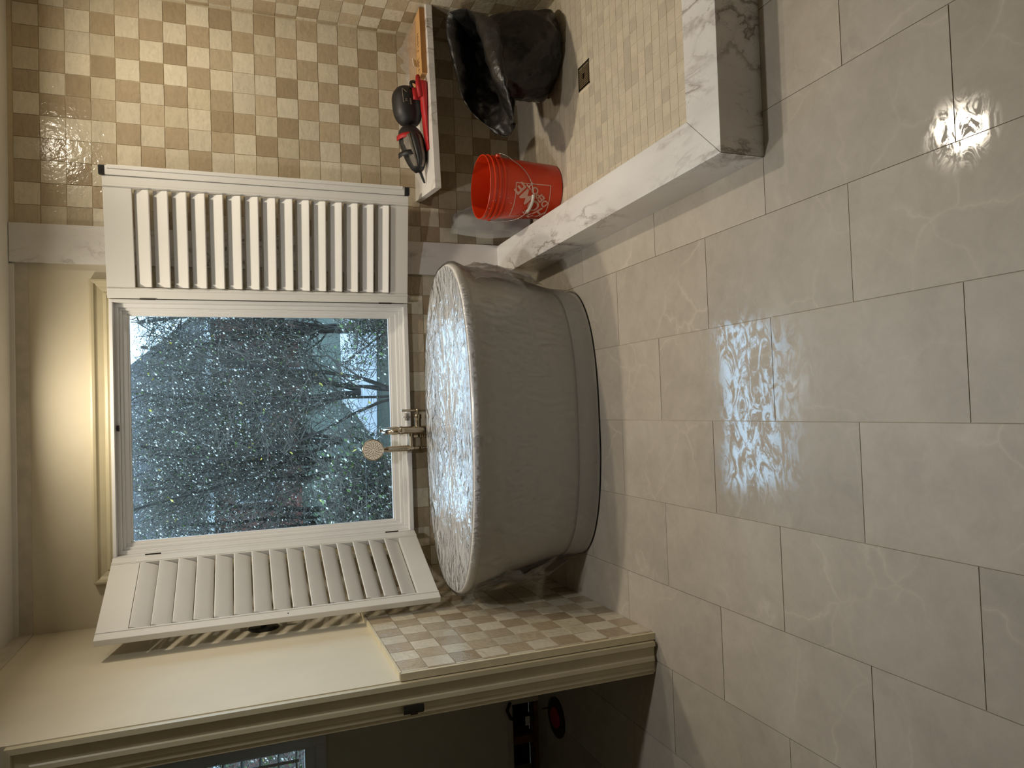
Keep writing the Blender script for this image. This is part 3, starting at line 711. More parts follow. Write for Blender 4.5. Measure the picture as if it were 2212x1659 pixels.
# ------------------------------------------------------------------ orange bucket
BX, BY = 1.045, 3.255
buck = empty('bucket', (BX, BY, 0.0045), 0); tag(buck, 'orange five gallon plastic bucket with wire handle standing inside the marble curb', 'bucket')
RB, RT, BH = 0.128, 0.147, 0.372
def rz_(z): return RB + (RT - RB) * z / BH
def lathe(prof, n=56):
    mb = MB(); mb.loft([[(r * math.cos(2 * math.pi * k / n), r * math.sin(2 * math.pi * k / n), z) for k in range(n)] for r, z in prof], True, True, True); return mb
pf_ = [(RB - 0.012, 0.0), (RB - 0.003, 0.002), (RB, 0.010), (rz_(0.29), 0.29), (rz_(0.29) + 0.004, 0.292), (rz_(0.29) + 0.004, 0.30), (rz_(0.3), 0.302), (rz_(0.315), 0.315), (rz_(0.315) + 0.005, 0.317), (rz_(0.33) + 0.005, 0.325), (rz_(0.33), 0.327),
       (rz_(0.338), 0.338), (rz_(0.338) + 0.005, 0.340), (rz_(0.348) + 0.005, 0.348), (rz_(0.35), 0.350), (RT, 0.366), (RT + 0.002, 0.370), (RT, BH), (RT - 0.003, 0.371), (RT - 0.004, 0.366), (rz_(0.3) - 0.004, 0.30), (RB - 0.004, 0.012), (RB - 0.02, 0.006)]
lathe(pf_).build('pail', M['orange'], buck, smooth='auto')
view = math.atan2(-BY, -BX)                     # heading from bucket to the open side of the room
lc = view - math.radians(23)                    # centre of the printed square (its left as seen from the room)
def on_pail(s, z, off): 
    r = rz_(z) + off; a = lc + s / 0.138; return (r * math.cos(a), r * math.sin(a), z)
HS = 0.088; zc0 = 0.155
pr_ = MB()
def strip(s0, z0, s1, z1, wd, n=14):
    dx, dz = s1 - s0, z1 - z0; l = math.hypot(dx, dz); nx, nz2 = -dz / l * wd / 2, dx / l * wd / 2
    rows = []
    for k in range(n + 1):
        f = k / n; s_, z_ = s0 + dx * f, z0 + dz * f
        rows.append([on_pail(s_ + nx, z_ + nz2, 0.0007), on_pail(s_ - nx, z_ - nz2, 0.0007)])
    pr_.loft(rows, False)
for a_, b_ in (((-1, -1), (1, -1)), ((1, -1), (1, 1)), ((1, 1), (-1, 1)), ((-1, 1), (-1, -1))):
    strip(a_[0] * HS, zc0 + a_[1] * HS, b_[0] * HS, zc0 + b_[1] * HS, 0.0042)
pr_.build('print_border', M['print'], buck, smooth=True)
def pail_text(txt, size, u0, v0, widen):
    """lettering laid on the 45 degree diagonal of the printed square and wrapped on the pail"""
    cu = bpy.data.curves.new('t', 'FONT'); cu.body = txt; cu.size = size; cu.align_x = 'CENTER'; cu.align_y = 'CENTER'; cu.offset = 0.0016; cu.resolution_u = 4
    ob = bpy.data.objects.new('t', cu); C.objects.link(ob); bpy.context.view_layer.update()
    me = bpy.data.meshes.new_from_object(ob.evaluated_get(bpy.context.evaluated_depsgraph_get())); bpy.data.objects.remove(ob, do_unlink=True)
    bm = bmesh.new(); bm.from_mesh(me); bmesh.ops.triangulate(bm, faces=bm.faces[:]); 
    for k in range(-16, 17): bmesh.ops.bisect_plane(bm, geom=bm.verts[:] + bm.edges[:] + bm.faces[:], plane_co=(k * 0.008, 0, 0), plane_no=(1, 0, 0))
    for k in range(-6, 7): bmesh.ops.bisect_plane(bm, geom=bm.verts[:] + bm.edges[:] + bm.faces[:], plane_co=(0, k * 0.008, 0), plane_no=(0, 1, 0))
    c45 = math.sqrt(0.5)
    for v in bm.verts:
        a_, b_ = v.co.x * widen + u0, v.co.y + v0
        v.co = Vector(on_pail((a_ - b_) * c45, zc0 + (a_ + b_) * c45, 0.0008))
    bm.to_mesh(me); bm.free(); me.materials.clear(); me.materials.append(M['print'])
    o = bpy.data.objects.new('print_lettering', me); C.objects.link(o); o.parent = buck; return o
pail_text('THE', 0.040, -0.052, 0.046, 1.0)
pail_text('HOME', 0.078, 0.0, 0.0, 1.0)
pail_text('DEPOT', 0.046, 0.008, -0.048, 1.02)
hd_dir = view + math.radians(-14)
for s_ in (1, -1):
    a_ = hd_dir + s_ * math.pi / 2; c = Vector((math.cos(a_), math.sin(a_), 0)); e = MB(); p0 = c * (rz_(0.31) + 0.002)
    e.tube([p0 + Vector((0, 0, 0.306)), p0 + c * 0.012 + Vector((0, 0, 0.306))], [0.014, 0.011], 14); e.build('ear', M['orange'], buck, smooth='auto')
pts = []
for k in range(49):
    f = -1 + 2 * k / 48; a_ = hd_dir + f * math.radians(92)
    z = 0.306 - 0.150 * max(0, math.cos(f * math.pi / 2)) ** 0.75; r = rz_(z) + 0.010 + 0.012 * abs(f) ** 3 * math.sin(math.pi * min(1, (1 - abs(f)) * 4 + 0.2))
    pts.append((r * math.cos(a_), r * math.sin(a_), z))
b = MB(); b.tube(pts, 0.0017, 8); wo = b.build('wire_handle', M['wire'], buck, smooth=True)
b = MB(); gpts = [Vector(q) * 1.0 for q in pts[17:27]]; b.tube(gpts, 0.0075, 12); b.build('grip', M['grip'], wo, smooth='auto')
rr_ = random.Random(3)
b = MB()
for k in range(46):
    a_ = view + rr_.gauss(-0.7, 0.55); z = rr_.choice([rr_.gauss(0.335, 0.02), rr_.gauss(0.29, 0.03), rr_.uniform(0.05, 0.3)]); r = rz_(z) + 0.006 if z > 0.3 else rz_(z) + 0.0008
    s_, hgt = rr_.uniform(0.0005, 0.002), rr_.uniform(0.0007, 0.004)
    da = s_ / 0.14
    b.add([(r * math.cos(a_ + i * da), r * math.sin(a_ + i * da), z + j * hgt) for i, j in ((-1, -0.6), (0.6, -1), (1, 0.5), (-0.4, 1))], [(0, 1, 2, 3)])
b.build('mortar_splash', M['dust'], buck, kind='stuff')

# ------------------------------------------------------------------ black rubbish bag
bag = empty('rubbish_bag', (1.70, 3.2, 0.005)); tag(bag, 'crumpled black plastic rubbish bag gaping open under the shower bench', 'bag')
R1 = [(990,8,3.26),(1003,60,3.28),(1016,120,3.28),(1020,190,3.26),(1014,240,3.22),(1050,262,3.16),(1096,302,3.08),(1112,272,3.02),(1090,225,2.98),(1058,170,2.96),(1045,110,2.98),(1022,30,3.08)]
R2 = [(958,2,3.32),(947,28,3.335),(953,90,3.335),(976,140,3.33),(985,210,3.28),(1035,268,3.2),(1102,317,3.1),(1121,282,2.99),(1126,228,2.91),(1104,160,2.88),(1112,92,2.88),(1092,20,2.95)]
ang = [60, 80, 105, 130, 150, 170, 190, 215, 240, 265, 290, 330]
def pr_ring(cx, cy, z, rx, ry): return [Vector((cx + rx * math.cos(math.radians(a)), cy + ry * math.sin(math.radians(a)), z)) for a in ang]
r1 = [at_y(*q) for q in R1]; r2 = [at_y(*q) for q in R2]
for r in (r1, r2):
    for q in r: q.x = min(q.x, 1.925)
deep = Vector((1.70, 3.30, 0.14))
r0 = [deep + (q - deep) * 0.25 + Vector((0, 0.03, -0.03)) for q in r1]
rm_ = [deep + (q - deep) * 0.96 + Vector((0.05, 0.13, -0.05)) for q in r1]
r2b = [q.lerp(s_, 0.55) + Vector((0, 0.015 if k < 7 else 0.09, 0.0 if k < 7 else 0.03)) for k, (q, s_) in enumerate(zip(r2, pr_ring(1.69, 3.22, 0.34, 0.2, 0.17)))]
rings = [r0, rm_, r1, r2, r2b, pr_ring(1.69, 3.21, 0.27, 0.225, 0.19), pr_ring(1.70, 3.20, 0.14, 0.232, 0.20), pr_ring(1.70, 3.20, 0.03, 0.222, 0.185), pr_ring(1.70, 3.20, 0.0, 0.17, 0.14)]
b = MB(); b.loft(rings, True, True, True)
tmp = b.build('bag_skin', M['bag'], None, smooth=True)
sd = tmp.modifiers.new('s', 'SUBSURF'); sd.levels = 4; sd.render_levels = 4
bpy.context.view_layer.update()
me = bpy.data.meshes.new_from_object(tmp.evaluated_get(bpy.context.evaluated_depsgraph_get())); bpy.data.objects.remove(tmp, do_unlink=True)
me.update(); nrm = [v.normal.copy() for v in me.vertices]
for v, n in zip(me.vertices, nrm):
    c = v.co; d = 0.0
    w_ = c + Vector((mnoise.noise(c * 5), mnoise.noise(c * 5 + Vector((9, 0, 0))), mnoise.noise(c * 5 + Vector((0, 9, 0))))) * 0.05
    f1 = mnoise.voronoi(Vector((w_.x, w_.y, w_.z * 0.7)) * 9.0)[0]; f2 = mnoise.voronoi(w_ * 21.0)[0]
    d += 0.045 * (0.45 - f1[0]) + 0.016 * (0.45 - f2[0]) + 0.016 * (0.5 - abs(mnoise.noise(c * 7.0)))
    low = min(1, max(0, c.z / 0.05)); c += n * d * low * (0.8 if c.z < 0.36 else 0.35)
    c.x = min(c.x, 1.938); c.z = max(c.z, 0.0)
    v.co = c - Vector((1.70, 3.2, 0))
for p in me.polygons: p.use_smooth = True
o = bpy.data.objects.new('bag_skin', me); C.objects.link(o); o.parent = bag

# ------------------------------------------------------------------ cloudy pouch behind the bucket
po = empty('plastic_pouch', (0.95, 3.60, 0.005)); tag(po, 'cloudy plastic pouch leaning on the tile behind the orange bucket', 'pouch')
def sheet(pts_u, y_of, bulge, seed):
    rows = []
    for i, (l, r) in enumerate(pts_u):
        row = []
        for k in range(15):
            f = k / 14; q = Vector(l).lerp(Vector(r), f); y = y_of(i / (len(pts_u) - 1)) + bulge * math.sin(math.pi * f) * (0.4 + 0.6 * math.sin(math.pi * i / (len(pts_u) - 1))) + 0.012 * mnoise.noise((f * 5, i * 0.8, seed))
            row.append((q.x, y, q.z + 0.01 * mnoise.noise((f * 3, i, seed + 4))))
        rows.append(row)
    return rows
edges = []
for i in range(13):
    f = i / 12; yv = 3.60
    z = 0.385 - 0.365 * f
    xl = 0.915 - 0.034 * min(1, f * 2.2) + 0.02 * max(0, f - 0.5); xr = 1.02 + 0.10 * min(1, f * 1.5)
    edges.append(((xl, 0, z + 0.03 * (1 - f)), (xr, 0, z)))
yf = lambda f: 3.645 - 0.13 * f
for sg, nm in ((-0.035, 'front_skin'), (0.012, 'back_skin')):
    b = MB(); b.loft([[(x - 0.95, y - 3.60, z) for x, y, z in r] for r in sheet(edges, yf, sg, 2 + sg)], False); b.build(nm, M['pouch'], po, smooth=True)
m = Matrix.Translation((0.045, -0.02, 0.0)) @ Matrix.Rotation(math.radians(10), 4, 'X')
cb = box('carton_piece', -0.068, 0.06, -0.006, 0.002, 0.006, 0.15, M['card'], po, 0, m); box('carton_edge', -0.072, -0.0675, -0.010, 0.004, 0.0, 0.05, M['ink'], cb, 0, m)

# ------------------------------------------------------------------ things on the bench
BZ = 0.588
# pair of knee pads: cupped shells lying on edge
def knee_pad(loc, rz, tilt, label, cap, low=0.0):
    t = empty('knee_pad', loc, rz); tag(t, label, 'knee pad', 'knee pads on the shower bench')
    R_ = Matrix.Rotation(tilt, 4, 'Y')
    def shell(x0, x1, h_, d_, off, n=14, e=0.55):
        rows = []
        for i in range(n + 1):
            f = i / n; x = x0 + (x1 - x0) * f; k = max(0.02, 1 - abs(2 * f - 1) ** 3) ** e; row = []
            for j in range(11):
                q = math.pi * (j / 10 - 0.5); hh = h_ * (1 - low * (1 - f)); row.append(R_ @ Vector((x, -d_ * k * math.cos(q) - off, hh * (0.5 + 0.5 * k * math.sin(q)))))
            rows.append(row)
        return rows
    b = MB(); b.loft(shell(-0.115, 0.115, 0.125, 0.062, 0.0), False); o = b.build('shell', M['rubber'], t, smooth=True); md = o.modifiers.new('s', 'SOLIDIFY'); md.thickness = 0.010; md.offset = 1
    b = MB(); b.loft([[p_ * 0.9 + Vector((0, 0.004, 0.006)) for p_ in r] for r in shell(-0.11, 0.11, 0.12, 0.05, 0.0)], False); b.build('lining', M['red'], t, smooth=True)
    for xx in (-0.055, 0.035):
        b = MB(); b.loft([[R_ @ Vector((xx + dx, -0.066 * math.cos(q) - 0.001, 0.0625 + 0.0655 * math.sin(q))) for q in [math.pi * (j / 12 - 0.5) * 0.92 for j in range(13)]] for dx in (0, 0.012, 0.024)], False)
        o = b.build('strap', M['red'] if not cap or xx > 0 else M['rubber'], t, smooth=True); md = o.modifiers.new('s', 'SOLIDIFY'); md.thickness = 0.003
    if cap:
        full = shell(-0.108, 0.085, 0.118, 0.064, 0.0, e=0.4)
        for lo_, hi_, nm_, mt_ in ((6, 11, 'cap', 'scuffed'), (4, 7, 'cap_rib', 'rubber'), (2, 5, 'cap', 'scuffed')):
            b = MB(); b.loft([[p_ + Vector((0, -0.008 - (0.002 if nm_ == 'cap_rib' else 0), 0.002)) for p_ in r[lo_:hi_]] for r in full], False); o = b.build(nm_, M[mt_], t, smooth=True); md = o.modifiers.new('s', 'SOLIDIFY'); md.thickness = 0.007; md.offset = 1
    else:
        b = MB(); b.tube([R_ @ Vector((0.035 - 0.05 * abs(math.sin(q)) ** 0.5 * math.copysign(1, math.cos(q)) * 0.8, -0.066, 0.066 + 0.026 * math.sin(q))) for q in [math.pi * j / 12 for j in range(13)]], 0.0022, 6); b.build('piping', M['scuffed'], t, smooth=True)
        b = MB()
        for k in range(4): b.box(-0.02 + 0.009 * k, -0.014 + 0.009 * k, -0.0745, -0.073, 0.055, 0.062, R_)
        for k in range(2): b.box(-0.004 + 0.009 * k, 0.002 + 0.009 * k, -0.0745, -0.073, 0.075, 0.084, R_)
        b.build('stamped_marks', M['scuffed'], t)
    if not cap:
        b = MB(); b.tube([Vector((0.10 + 0.022 * math.cos(q), -0.05 - 0.012 * math.sin(q), 0.030 + 0.022 * math.sin(q))) for q in [2 * math.pi * j / 16 for j in range(17)]], 0.008, 8); b.build('strap_loop', M['rubber'], t, smooth=True)
        b = MB(); b.loft([[Vector((0.005 + 0.075 * f, -0.0755 + 0.012 * f * f, z)) for f in (0, 0.33, 0.66, 1)] for z in (0.012, 0.03, 0.046)], False); o = b.build('pocket', M['red'], t, smooth=True); o.modifiers.new('s', 'SOLIDIFY').thickness = 0.004
    if cap: b = MB(); b.tube([R_ @ Vector((-0.11 - 0.05 * f, -0.01 + 0.03 * f, 0.03 - 0.027 * f)) for f in (0, 0.4, 0.8, 1)], [0.008, 0.007, 0.006, 0.004], 8); b.build('buckle_tail', M['rubber'], t, smooth=True)
    return t
knee_pad((1.495, 3.50, BZ + 0.012), math.radians(4), math.radians(-4), 'black knee pad with rounded shell and red lining, nearer the cardboard box', False).scale = (0.88, 1, 1)
knee_pad((1.268, 3.455, BZ + 0.010), math.radians(8), math.radians(-2), 'black knee pad with scuffed grey cap near the bench end', True, 0.42)
# red folded strap pad
t = empty('strap_pad', (1.435, 3.385, BZ)); tag(t, 'long folded red fabric pad lying in front of the knee pads', 'pad')
rows = []
for i in range(15):
    f = i / 14; x = -0.19 + 0.33 * f; wd = 0.030 * (0.35 + 0.65 * math.sin(math.pi * min(1, f * 0.75 + 0.18))); hh = 0.030 + 0.014 * f; row = []
    for j in range(16):
        q = 2 * math.pi * j / 16; row.append((x, wd * math.cos(q) + 0.01 * math.sin(f * 5), max(0.0, hh / 2 + hh / 2 * math.sin(q) * (0.4 + 0.6 * f) - (0.012 * (1 - f))) + 0.004 * mnoise.noise((f * 9, j, 1)) * (q < 3.1)))
    rows.append(row)
b = MB(); b.loft(rows); b.build('body', M['red'], t, smooth=True)
b = MB(); b.tube([(0.06, -0.018, 0.036), (0.12, -0.014, 0.044), (0.165, 0.0, 0.042), (0.150, 0.03, 0.03)], [0.012, 0.014, 0.011, 0.008], 10); b.build('rolled_end', M['red'], t, smooth=True)
# carton and clear wrapper
bxo = empty('cardboard_box', (1.768, 3.50, BZ), math.radians(4)); tag(bxo, 'flat tan cardboard box with black lettering at the bench corner', 'box')
box('carton', -0.165, 0.165, -0.125, 0.13, 0.0, 0.026, M['card'], bxo, 0.001)
box('front_flap', -0.165, 0.165, -0.1275, -0.125, 0.0, 0.026, M['card_dark'], bxo)
ik = MB(); ri = random.Random(9); xx = -0.14
for k in range(16):
    w_ = ri.uniform(0.004, 0.012); yy = -0.07 + ri.uniform(-0.008, 0.008)
    ik.box(xx, xx + 0.003, yy - ri.uniform(0.008, 0.022), yy + ri.uniform(0.008, 0.02), 0.026, 0.0263)
    if k % 2: ik.box(xx, xx + w_, yy, yy + 0.004, 0.026, 0.0263)
    xx += w_ + 0.004
    if k == 6: xx += 0.03
ik.build('lettering', M['ink'], bxo, kind='stuff')
wrp = empty('clear_wrapper', (1.775, 3.53, BZ + 0.027)); tag(wrp, 'crumpled clear plastic wrapper with white label heaped on the cardboard box', 'wrapper')
rows = []
for i in range(19):
    row = []
    for k in range(25):
        x = -0.14 + 0.29 * k / 24; y = -0.07 + 0.17 * i / 18; e = math.sin(math.pi * i / 18) * math.sin(math.pi * k / 24)
        z = 0.002 + 0.075 * e ** 0.7 * (0.35 + 1.1 * abs(mnoise.noise((x * 14, y * 14, 3)))) + 0.014 * abs(mnoise.noise((x * 46, y * 46, 1))) * e
        row.append((x + 0.012 * mnoise.noise((k, i, 5)), y + 0.012 * mnoise.noise((k, i, 8)), z))
    rows.append(row)
b = MB(); b.loft(rows, False); b.build('film', M['film_loose'], wrp, smooth=False)
m = Matrix.Translation((-0.085, -0.085, 0.004)) @ Matrix.Rotation(math.radians(35), 4, 'X') @ Matrix.Rotation(0.2, 4, 'Z')
box('paper_label', -0.02, 0.02, -0.001, 0.001, 0, 0.026, M['paper'], wrp, 0, m)
# stick on the curb at the frame edge
stq = empty('wood_shim', (1.262, 1.83, KH)); tag(stq, 'small tan wooden stick lying on the front marble curb', 'stick')
box('stick', -0.012, 0.16, -0.006, 0.006, 0, 0.010, M['card'], stq, 0.001); box('pencil_line', -0.0125, 0.16, -0.0066, -0.0058, 0.001, 0.006, M['hinge'], stq)

# ------------------------------------------------------------------ black plate on the left wall, closet plumbing
pt = empty('wall_plate', (LX, 3.33, 1.39)); tag(pt, 'black metal wall fixture half hidden behind the open shutter panel', 'wall fixture')
b = MB(); disc(b, Vector((0, 0, 0)), Vector((1, 0, 0)), [(0.0, 0.062), (0.006, 0.062), (0.009, 0.056)]); b.build('back_plate', M['black'], pt, smooth='auto')
b = MB(); b.tube([(0.008, 0, 0), (0.034, 0, 0)], 0.012, 14); b.build('stem', M['black'], pt, smooth='auto')
b = MB(); b.box(0.028, 0.036, -0.014, 0.014, -0.12, 0.12); b.build('bar', M['black'], pt, bevel=0.003)
fl_ = empty('toilet_flange', (-1.57, 3.44, 0.0)); tag(fl_, 'black toilet flange ring with red plug on the closet floor', 'flange')
rg = MB(); n_ = 40; rg.loft([[(r * math.cos(2*math.pi*k/n_), r * math.sin(2*math.pi*k/n_), z) for k in range(n_)] for r, z in ((0.098, 0.0), (0.098, 0.008), (0.09, 0.012), (0.066, 0.012), (0.058, 0.008), (0.056, 0.001))], True, True, True); rg.build('ring', M['black'], fl_, smooth='auto')
pg = MB(); pg.loft([[(r * math.cos(2*math.pi*k/24), r * math.sin(2*math.pi*k/24), z) for k in range(24)] for r, z in ((0.052, 0.009), (0.05, 0.016), (0.02, 0.019))]); pg.build('plug', M['red'], fl_, smooth='auto')
for s_ in (1, -1):
    b = MB(); b.tube([(0.02 * s_, 0.082 * s_, 0.01), (0.02 * s_, 0.082 * s_, 0.045)], 0.004, 8); b.build('bolt', M['hinge'], fl_)
cv = MB(); cv.box(-1.97, -1.576, 3.84, 3.852, 0.0, 0.175); rel(cv.build('wall_cavity', M['voiddark'], None), wall_cb)
st = MB(); st.box(-1.97, -1.576, 3.70, 3.78, 0.0, 0.02); st.box(-1.80, -1.76, 3.72, 3.84, 0.02, 0.175); rel(st.build('stud', M['wood'], None), wall_cb)
eg = MB(); eg.box(-1.97, -1.576, 3.685, 3.70, 0.150, 0.177); rel(eg.build('torn_edge', M['raw'], None), wall_cb)
pp = empty('supply_pipe', (-1.62, 3.74, 0)); tag(pp, 'black water supply pipe with valve in the closet wall opening', 'pipe')
b = MB(); b.tube([(0.06, -0.05, 0.16), (0.03, -0.07, 0.185), (-0.01, -0.08, 0.17), (-0.03, -0.07, 0.13), (-0.035, -0.04, 0.09), (-0.035, 0.02, 0.07)], 0.009, 10); b.build('hose', M['black'], pp, smooth=True)
b = MB(); b.tube([(-0.035, 0.06, 0.05), (-0.035, -0.06, 0.05)], 0.013, 12); b.tube([(-0.035, -0.055, 0.03), (-0.035, -0.055, 0.085)], 0.010, 12); b.build('valve', M['black'], pp, smooth='auto')
box('valve_tag', -0.065, -0.02, -0.072, -0.070, 0.06, 0.085, M['paper'], pp)

# ------------------------------------------------------------------ recessed ceiling lights
for x, y, wt, col, lab in LAMPS:
    t = empty('ceiling_light', (x, y, CEIL)); tag(t, lab, 'ceiling light', 'recessed ceiling lights')
    n_ = 36; rg = MB(); rg.loft([[(r * math.cos(2*math.pi*k/n_), r * math.sin(2*math.pi*k/n_), z) for k in range(n_)] for r, z in ((0.055, 0.0), (0.075, 0.0), (0.075, -0.004), (0.06, -0.007), (0.055, -0.004), (0.055, 0.0))], True, False, False); rg.build('trim_ring', M['vinyl'], t, smooth='auto')
    ln = MB(); ln.loft([[(r * math.cos(2*math.pi*k/n_), r * math.sin(2*math.pi*k/n_), z) for k in range(n_)] for r, z in ((0.054, 0.0), (0.054, -0.003))]); ln.build('lens', emit_mat('lamp_lens', col, 8.0), t)
    la = bpy.data.lights.new('lamp', 'AREA'); la.shape = 'DISK'; la.size = 0.11; la.energy = wt; la.color = col; la.spread = math.radians(165)
    lo = bpy.data.objects.new('lamp', la); C.objects.link(lo); lo.parent = t; lo.location = (0, 0, -0.009)

# ------------------------------------------------------------------ outside: ground, neighbour house, trees
GZ = -2.0
box('ground', -40, 40, 3.9, 80, GZ - 0.2, GZ, M['grass'], kind='structure')
b = MB(); b.add([(-0.8, 19.5, GZ + 0.01), (12, 18, GZ + 0.01), (14, 27, GZ + 0.01), (0.4, 26, GZ + 0.01)], [(0, 1, 2, 3)])
dv = b.build('driveway', M['drive'], kind='structure'); dv.modifiers.new('s', 'SOLIDIFY').thickness = 0.02
hs_ = empty('neighbour_house', (0, 45, GZ)); tag(hs_, 'red brick neighbour house with grey roof behind the bare trees', 'house')
EH = 3.0 - GZ
b = MB(); b.box(-22, 5.6, 0, 9, 0, EH); b.build('brick_wall', M['brick'], hs_)
b = MB(); b.loft([[(-22.6, -0.7, EH), (6.3, -0.7, EH), (6.3, 9.7, EH), (-22.6, 9.7, EH)], [(-17, 4.4, EH + 4.6), (3.2, 4.4, EH + 4.6), (3.2, 4.6, EH + 4.6), (-17, 4.6, EH + 4.6)]]); b.build('roof', M['shingle'], hs_)
b = MB(); b.box(-22.7, 6.4, -0.9, -0.7, EH - 0.22, EH + 0.12); b.build('gutter', M['gutter'], hs_)
b = MB(); b.box(2.6, 2.74, -0.6, -0.46, 0, EH - 0.1); b.build('downpipe', M['gutter'], hs_)
for x in (-11.0, -5.0, -0.4):
    f_ = box('window', x, x + 1.5, -0.06, 0.02, 1.6, 3.6, M['gutter'], hs_); box('pane', x + 0.12, x + 1.38, -0.09, -0.05, 1.72, 3.48, M['housepane'], f_)

def tree(name, base, height, stems, spread, seed, label, cat, group, dens=1.0, leaf=None, trunk_r=0.05, leafn=1500, rmax=1.5, leaf_lo=0.0):
    rnd = random.Random(seed); t = empty(name, base); tag(t, label, cat, group)
    big, small, tips = MB(), MB(), []
    def seg(mb, p0, p1, r0, r1, n):
        d = (p1 - p0); 
        if d.length < 1e-5: return
        d.normalize(); u_ = d.orthogonal().normalized(); w_ = d.cross(u_)
        mb.loft([[p + (u_ * math.cos(2*math.pi*k/n) + w_ * math.sin(2*math.pi*k/n)) * r for k in range(n)] for p, r in ((p0, r0), (p1, r1))], True, False, False)
    def lim(q): return q.z > height * (0.92 + 0.12 * mnoise.noise((q.x * 2, q.y * 2, seed))) or math.hypot(q.x, q.y) > rmax or q.z < 0.02
    NS, LF = (10, 6, 4, 3), (1.0, 0.36, 0.19, 0.10)
    def grow(p, d, length, r, depth):
        n = NS[depth]; step = length / n
        for i in range(n):
            j = Vector((rnd.gauss(0, 1), rnd.gauss(0, 1), rnd.gauss(0, 0.8))) * (0.10 + 0.09 * depth)
            d2 = (d + j + Vector((0, 0, 0.10 if depth < 2 else 0.0))).normalized(); q = p + d2 * step
            r2 = max(0.0045, r * (1 - 0.62 / n))
            if lim(q):
                if depth > 0 or i > 1: return
                q = p + Vector((0, 0, step)); d2 = Vector((0, 0, 1))
            seg(big if depth < 1 else small, p, q, r, r2, 6 if depth < 1 else 3)
            p, d, r = q, d2, r2
            if depth >= 1: tips.append((q, depth))
            if depth < 3 and (i > 0 or depth > 0):
                for _ in range(2 if rnd.random() < (0.75 if depth == 2 else 0.6) * dens else 1):
                    a = Vector((rnd.gauss(0, 1), rnd.gauss(0, 1), rnd.gauss(0.15, 0.7))).normalized()
                    grow(p, (d * 0.7 + a * 0.95).normalized(), height * LF[depth + 1] * rnd.uniform(0.6, 1.3), max(0.006, r * (rnd.uniform(0.4, 0.75) if depth == 0 else rnd.uniform(0.35, 0.6))), depth + 1)
    for s_ in range(stems):
        a = 2 * math.pi * s_ / stems + rnd.uniform(-0.4, 0.4); d = Vector((math.cos(a) * spread, math.sin(a) * spread * 0.7, 1)).normalized()
        grow(Vector((math.cos(a) * 0.06, math.sin(a) * 0.06, 0.03)), d, height * rnd.uniform(0.9, 1.15), trunk_r * rnd.uniform(0.6, 1.1), 0)
    big.build('branches', M['bark'], t, smooth=True); 
    if small.v: small.build('twigs', M['twig'], t, kind='stuff')
    tips = [q for q in tips if q[0].z > leaf_lo]
    for key, share, size in (leaf or []):
        lb = MB()
        for _ in range(int(leafn * share * 0.68)):
            p, dp = rnd.choice(tips); c = p + Vector((rnd.gauss(0, 0.07), rnd.gauss(0, 0.07), rnd.gauss(0, 0.07))); s_ = size * rnd.uniform(0.6, 1.3)
            a = Vector((rnd.gauss(0, 1), rnd.gauss(0, 1), rnd.gauss(0, 1))).normalized(); bb = a.orthogonal().normalized(); cc = a.cross(bb)
            lb.add([c + bb * s_, c + cc * s_ * 0.55 + a * s_ * 0.12, c - bb * s_, c - cc * s_ * 0.55 + a * s_ * 0.12], [(0, 1, 2, 3)])
        lb.build('leaves', LEAF[key], t, kind='stuff')
    return t
SH = [('pale', 0.62, 0.027), ('dark', 0.22, 0.030), ('green', 0.15, 0.030), ('yellow', 0.008, 0.05)]
GR = [('pale', 0.40, 0.028), ('dark', 0.28, 0.034), ('green', 0.31, 0.036), ('yellow', 0.008, 0.05)]
BR = [('pale', 0.75, 0.024), ('green', 0.22, 0.028), ('yellow', 0.01, 0.045)]
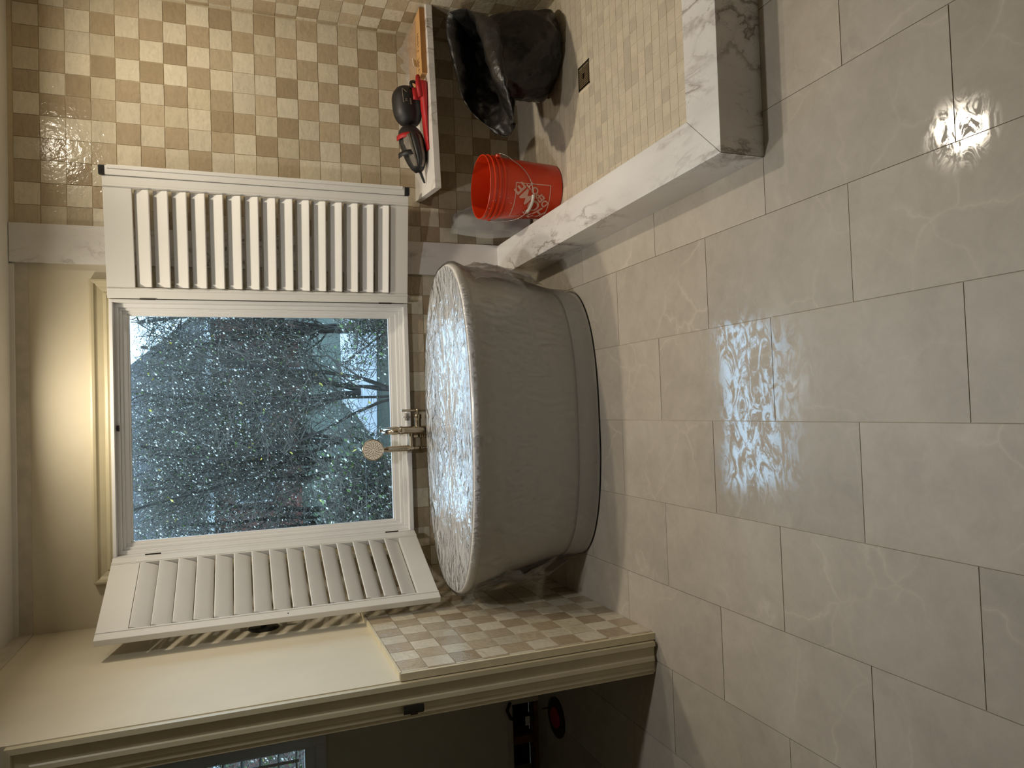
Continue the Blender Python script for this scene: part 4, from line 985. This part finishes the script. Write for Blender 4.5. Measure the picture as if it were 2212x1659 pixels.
specs = [
    ('bare_shrub', (-1.25, 18.2, GZ), 5, 0.20, 21, 'bare dark-stemmed shrub forking behind the middle of the window', SH, 0.065, 5600, 1.65),
    ('bare_shrub', (2.15, 18.6, GZ), 5, 0.20, 22, 'bare twiggy shrub to the right outside the window', SH, 0.06, 5200, 1.65),
    ('bare_shrub', (-4.6, 18.8, GZ), 5, 0.20, 23, 'leafy green-tinged shrub at the left edge outside the window', GR, 0.07, 7000, 1.65),
    ('bare_shrub', (0.40, 15.4, GZ), 5, 0.18, 40, 'nearest bare shrub of thin crossing twigs right of the window centre', BR, 0.045, 2600, 1.3),
    ('bare_shrub', (0.6, 22.0, GZ), 5, 0.24, 25, 'tangled grey shrub further back between the front shrubs', SH, 0.07, 6000, 1.75),
    ('bare_shrub', (-2.95, 22.2, GZ), 5, 0.24, 26, 'dense pale-leaved shrub further back on the left', SH, 0.07, 8000, 1.75),
    ('bare_shrub', (4.2, 22.6, GZ), 4, 0.24, 24, 'thin bare shrub at the far right outside the window', SH, 0.07, 3600, 1.75),
    ('bare_shrub', (-1.0, 26.5, GZ), 5, 0.26, 27, 'hazy grey shrub in the back row near the brick house', SH, 0.07, 7000, 2.3),
    ('bare_shrub', (-5.9, 26.0, GZ), 5, 0.26, 28, 'hazy leafy shrub in the back row at the left', GR, 0.07, 7000, 2.4),
]
for nm, base, st_, sprd, sd_, lab, lf, tr_, ln, rx in specs:
    tree(nm, base, 1.475 + 0.142 * base[1] - GZ, st_, sprd, sd_, lab, 'shrub', 'shrubs outside the bath window', 1.0, lf, tr_, ln, rx)
tree('leafy_bush', (1.9, 12.4, GZ), 2.0, 8, 0.6, 31, 'low green leafy bush at the lower right outside the window', 'bush', 'low bushes outside the window', 0.8, GR, 0.03, 3800, 1.5)
tree('leafy_bush', (-1.6, 12.6, GZ), 2.4, 8, 0.6, 32, 'low green leafy bush at the lower left outside the window', 'bush', 'low bushes outside the window', 0.8, GR, 0.03, 4600, 1.7)
tree('leafy_bush', (-5.6, 12.0, GZ), 5.2, 5, 0.4, 33, 'green bush seen through the louvres of the closet window', 'bush', None, 0.8, GR, 0.03, 4600, 1.5)
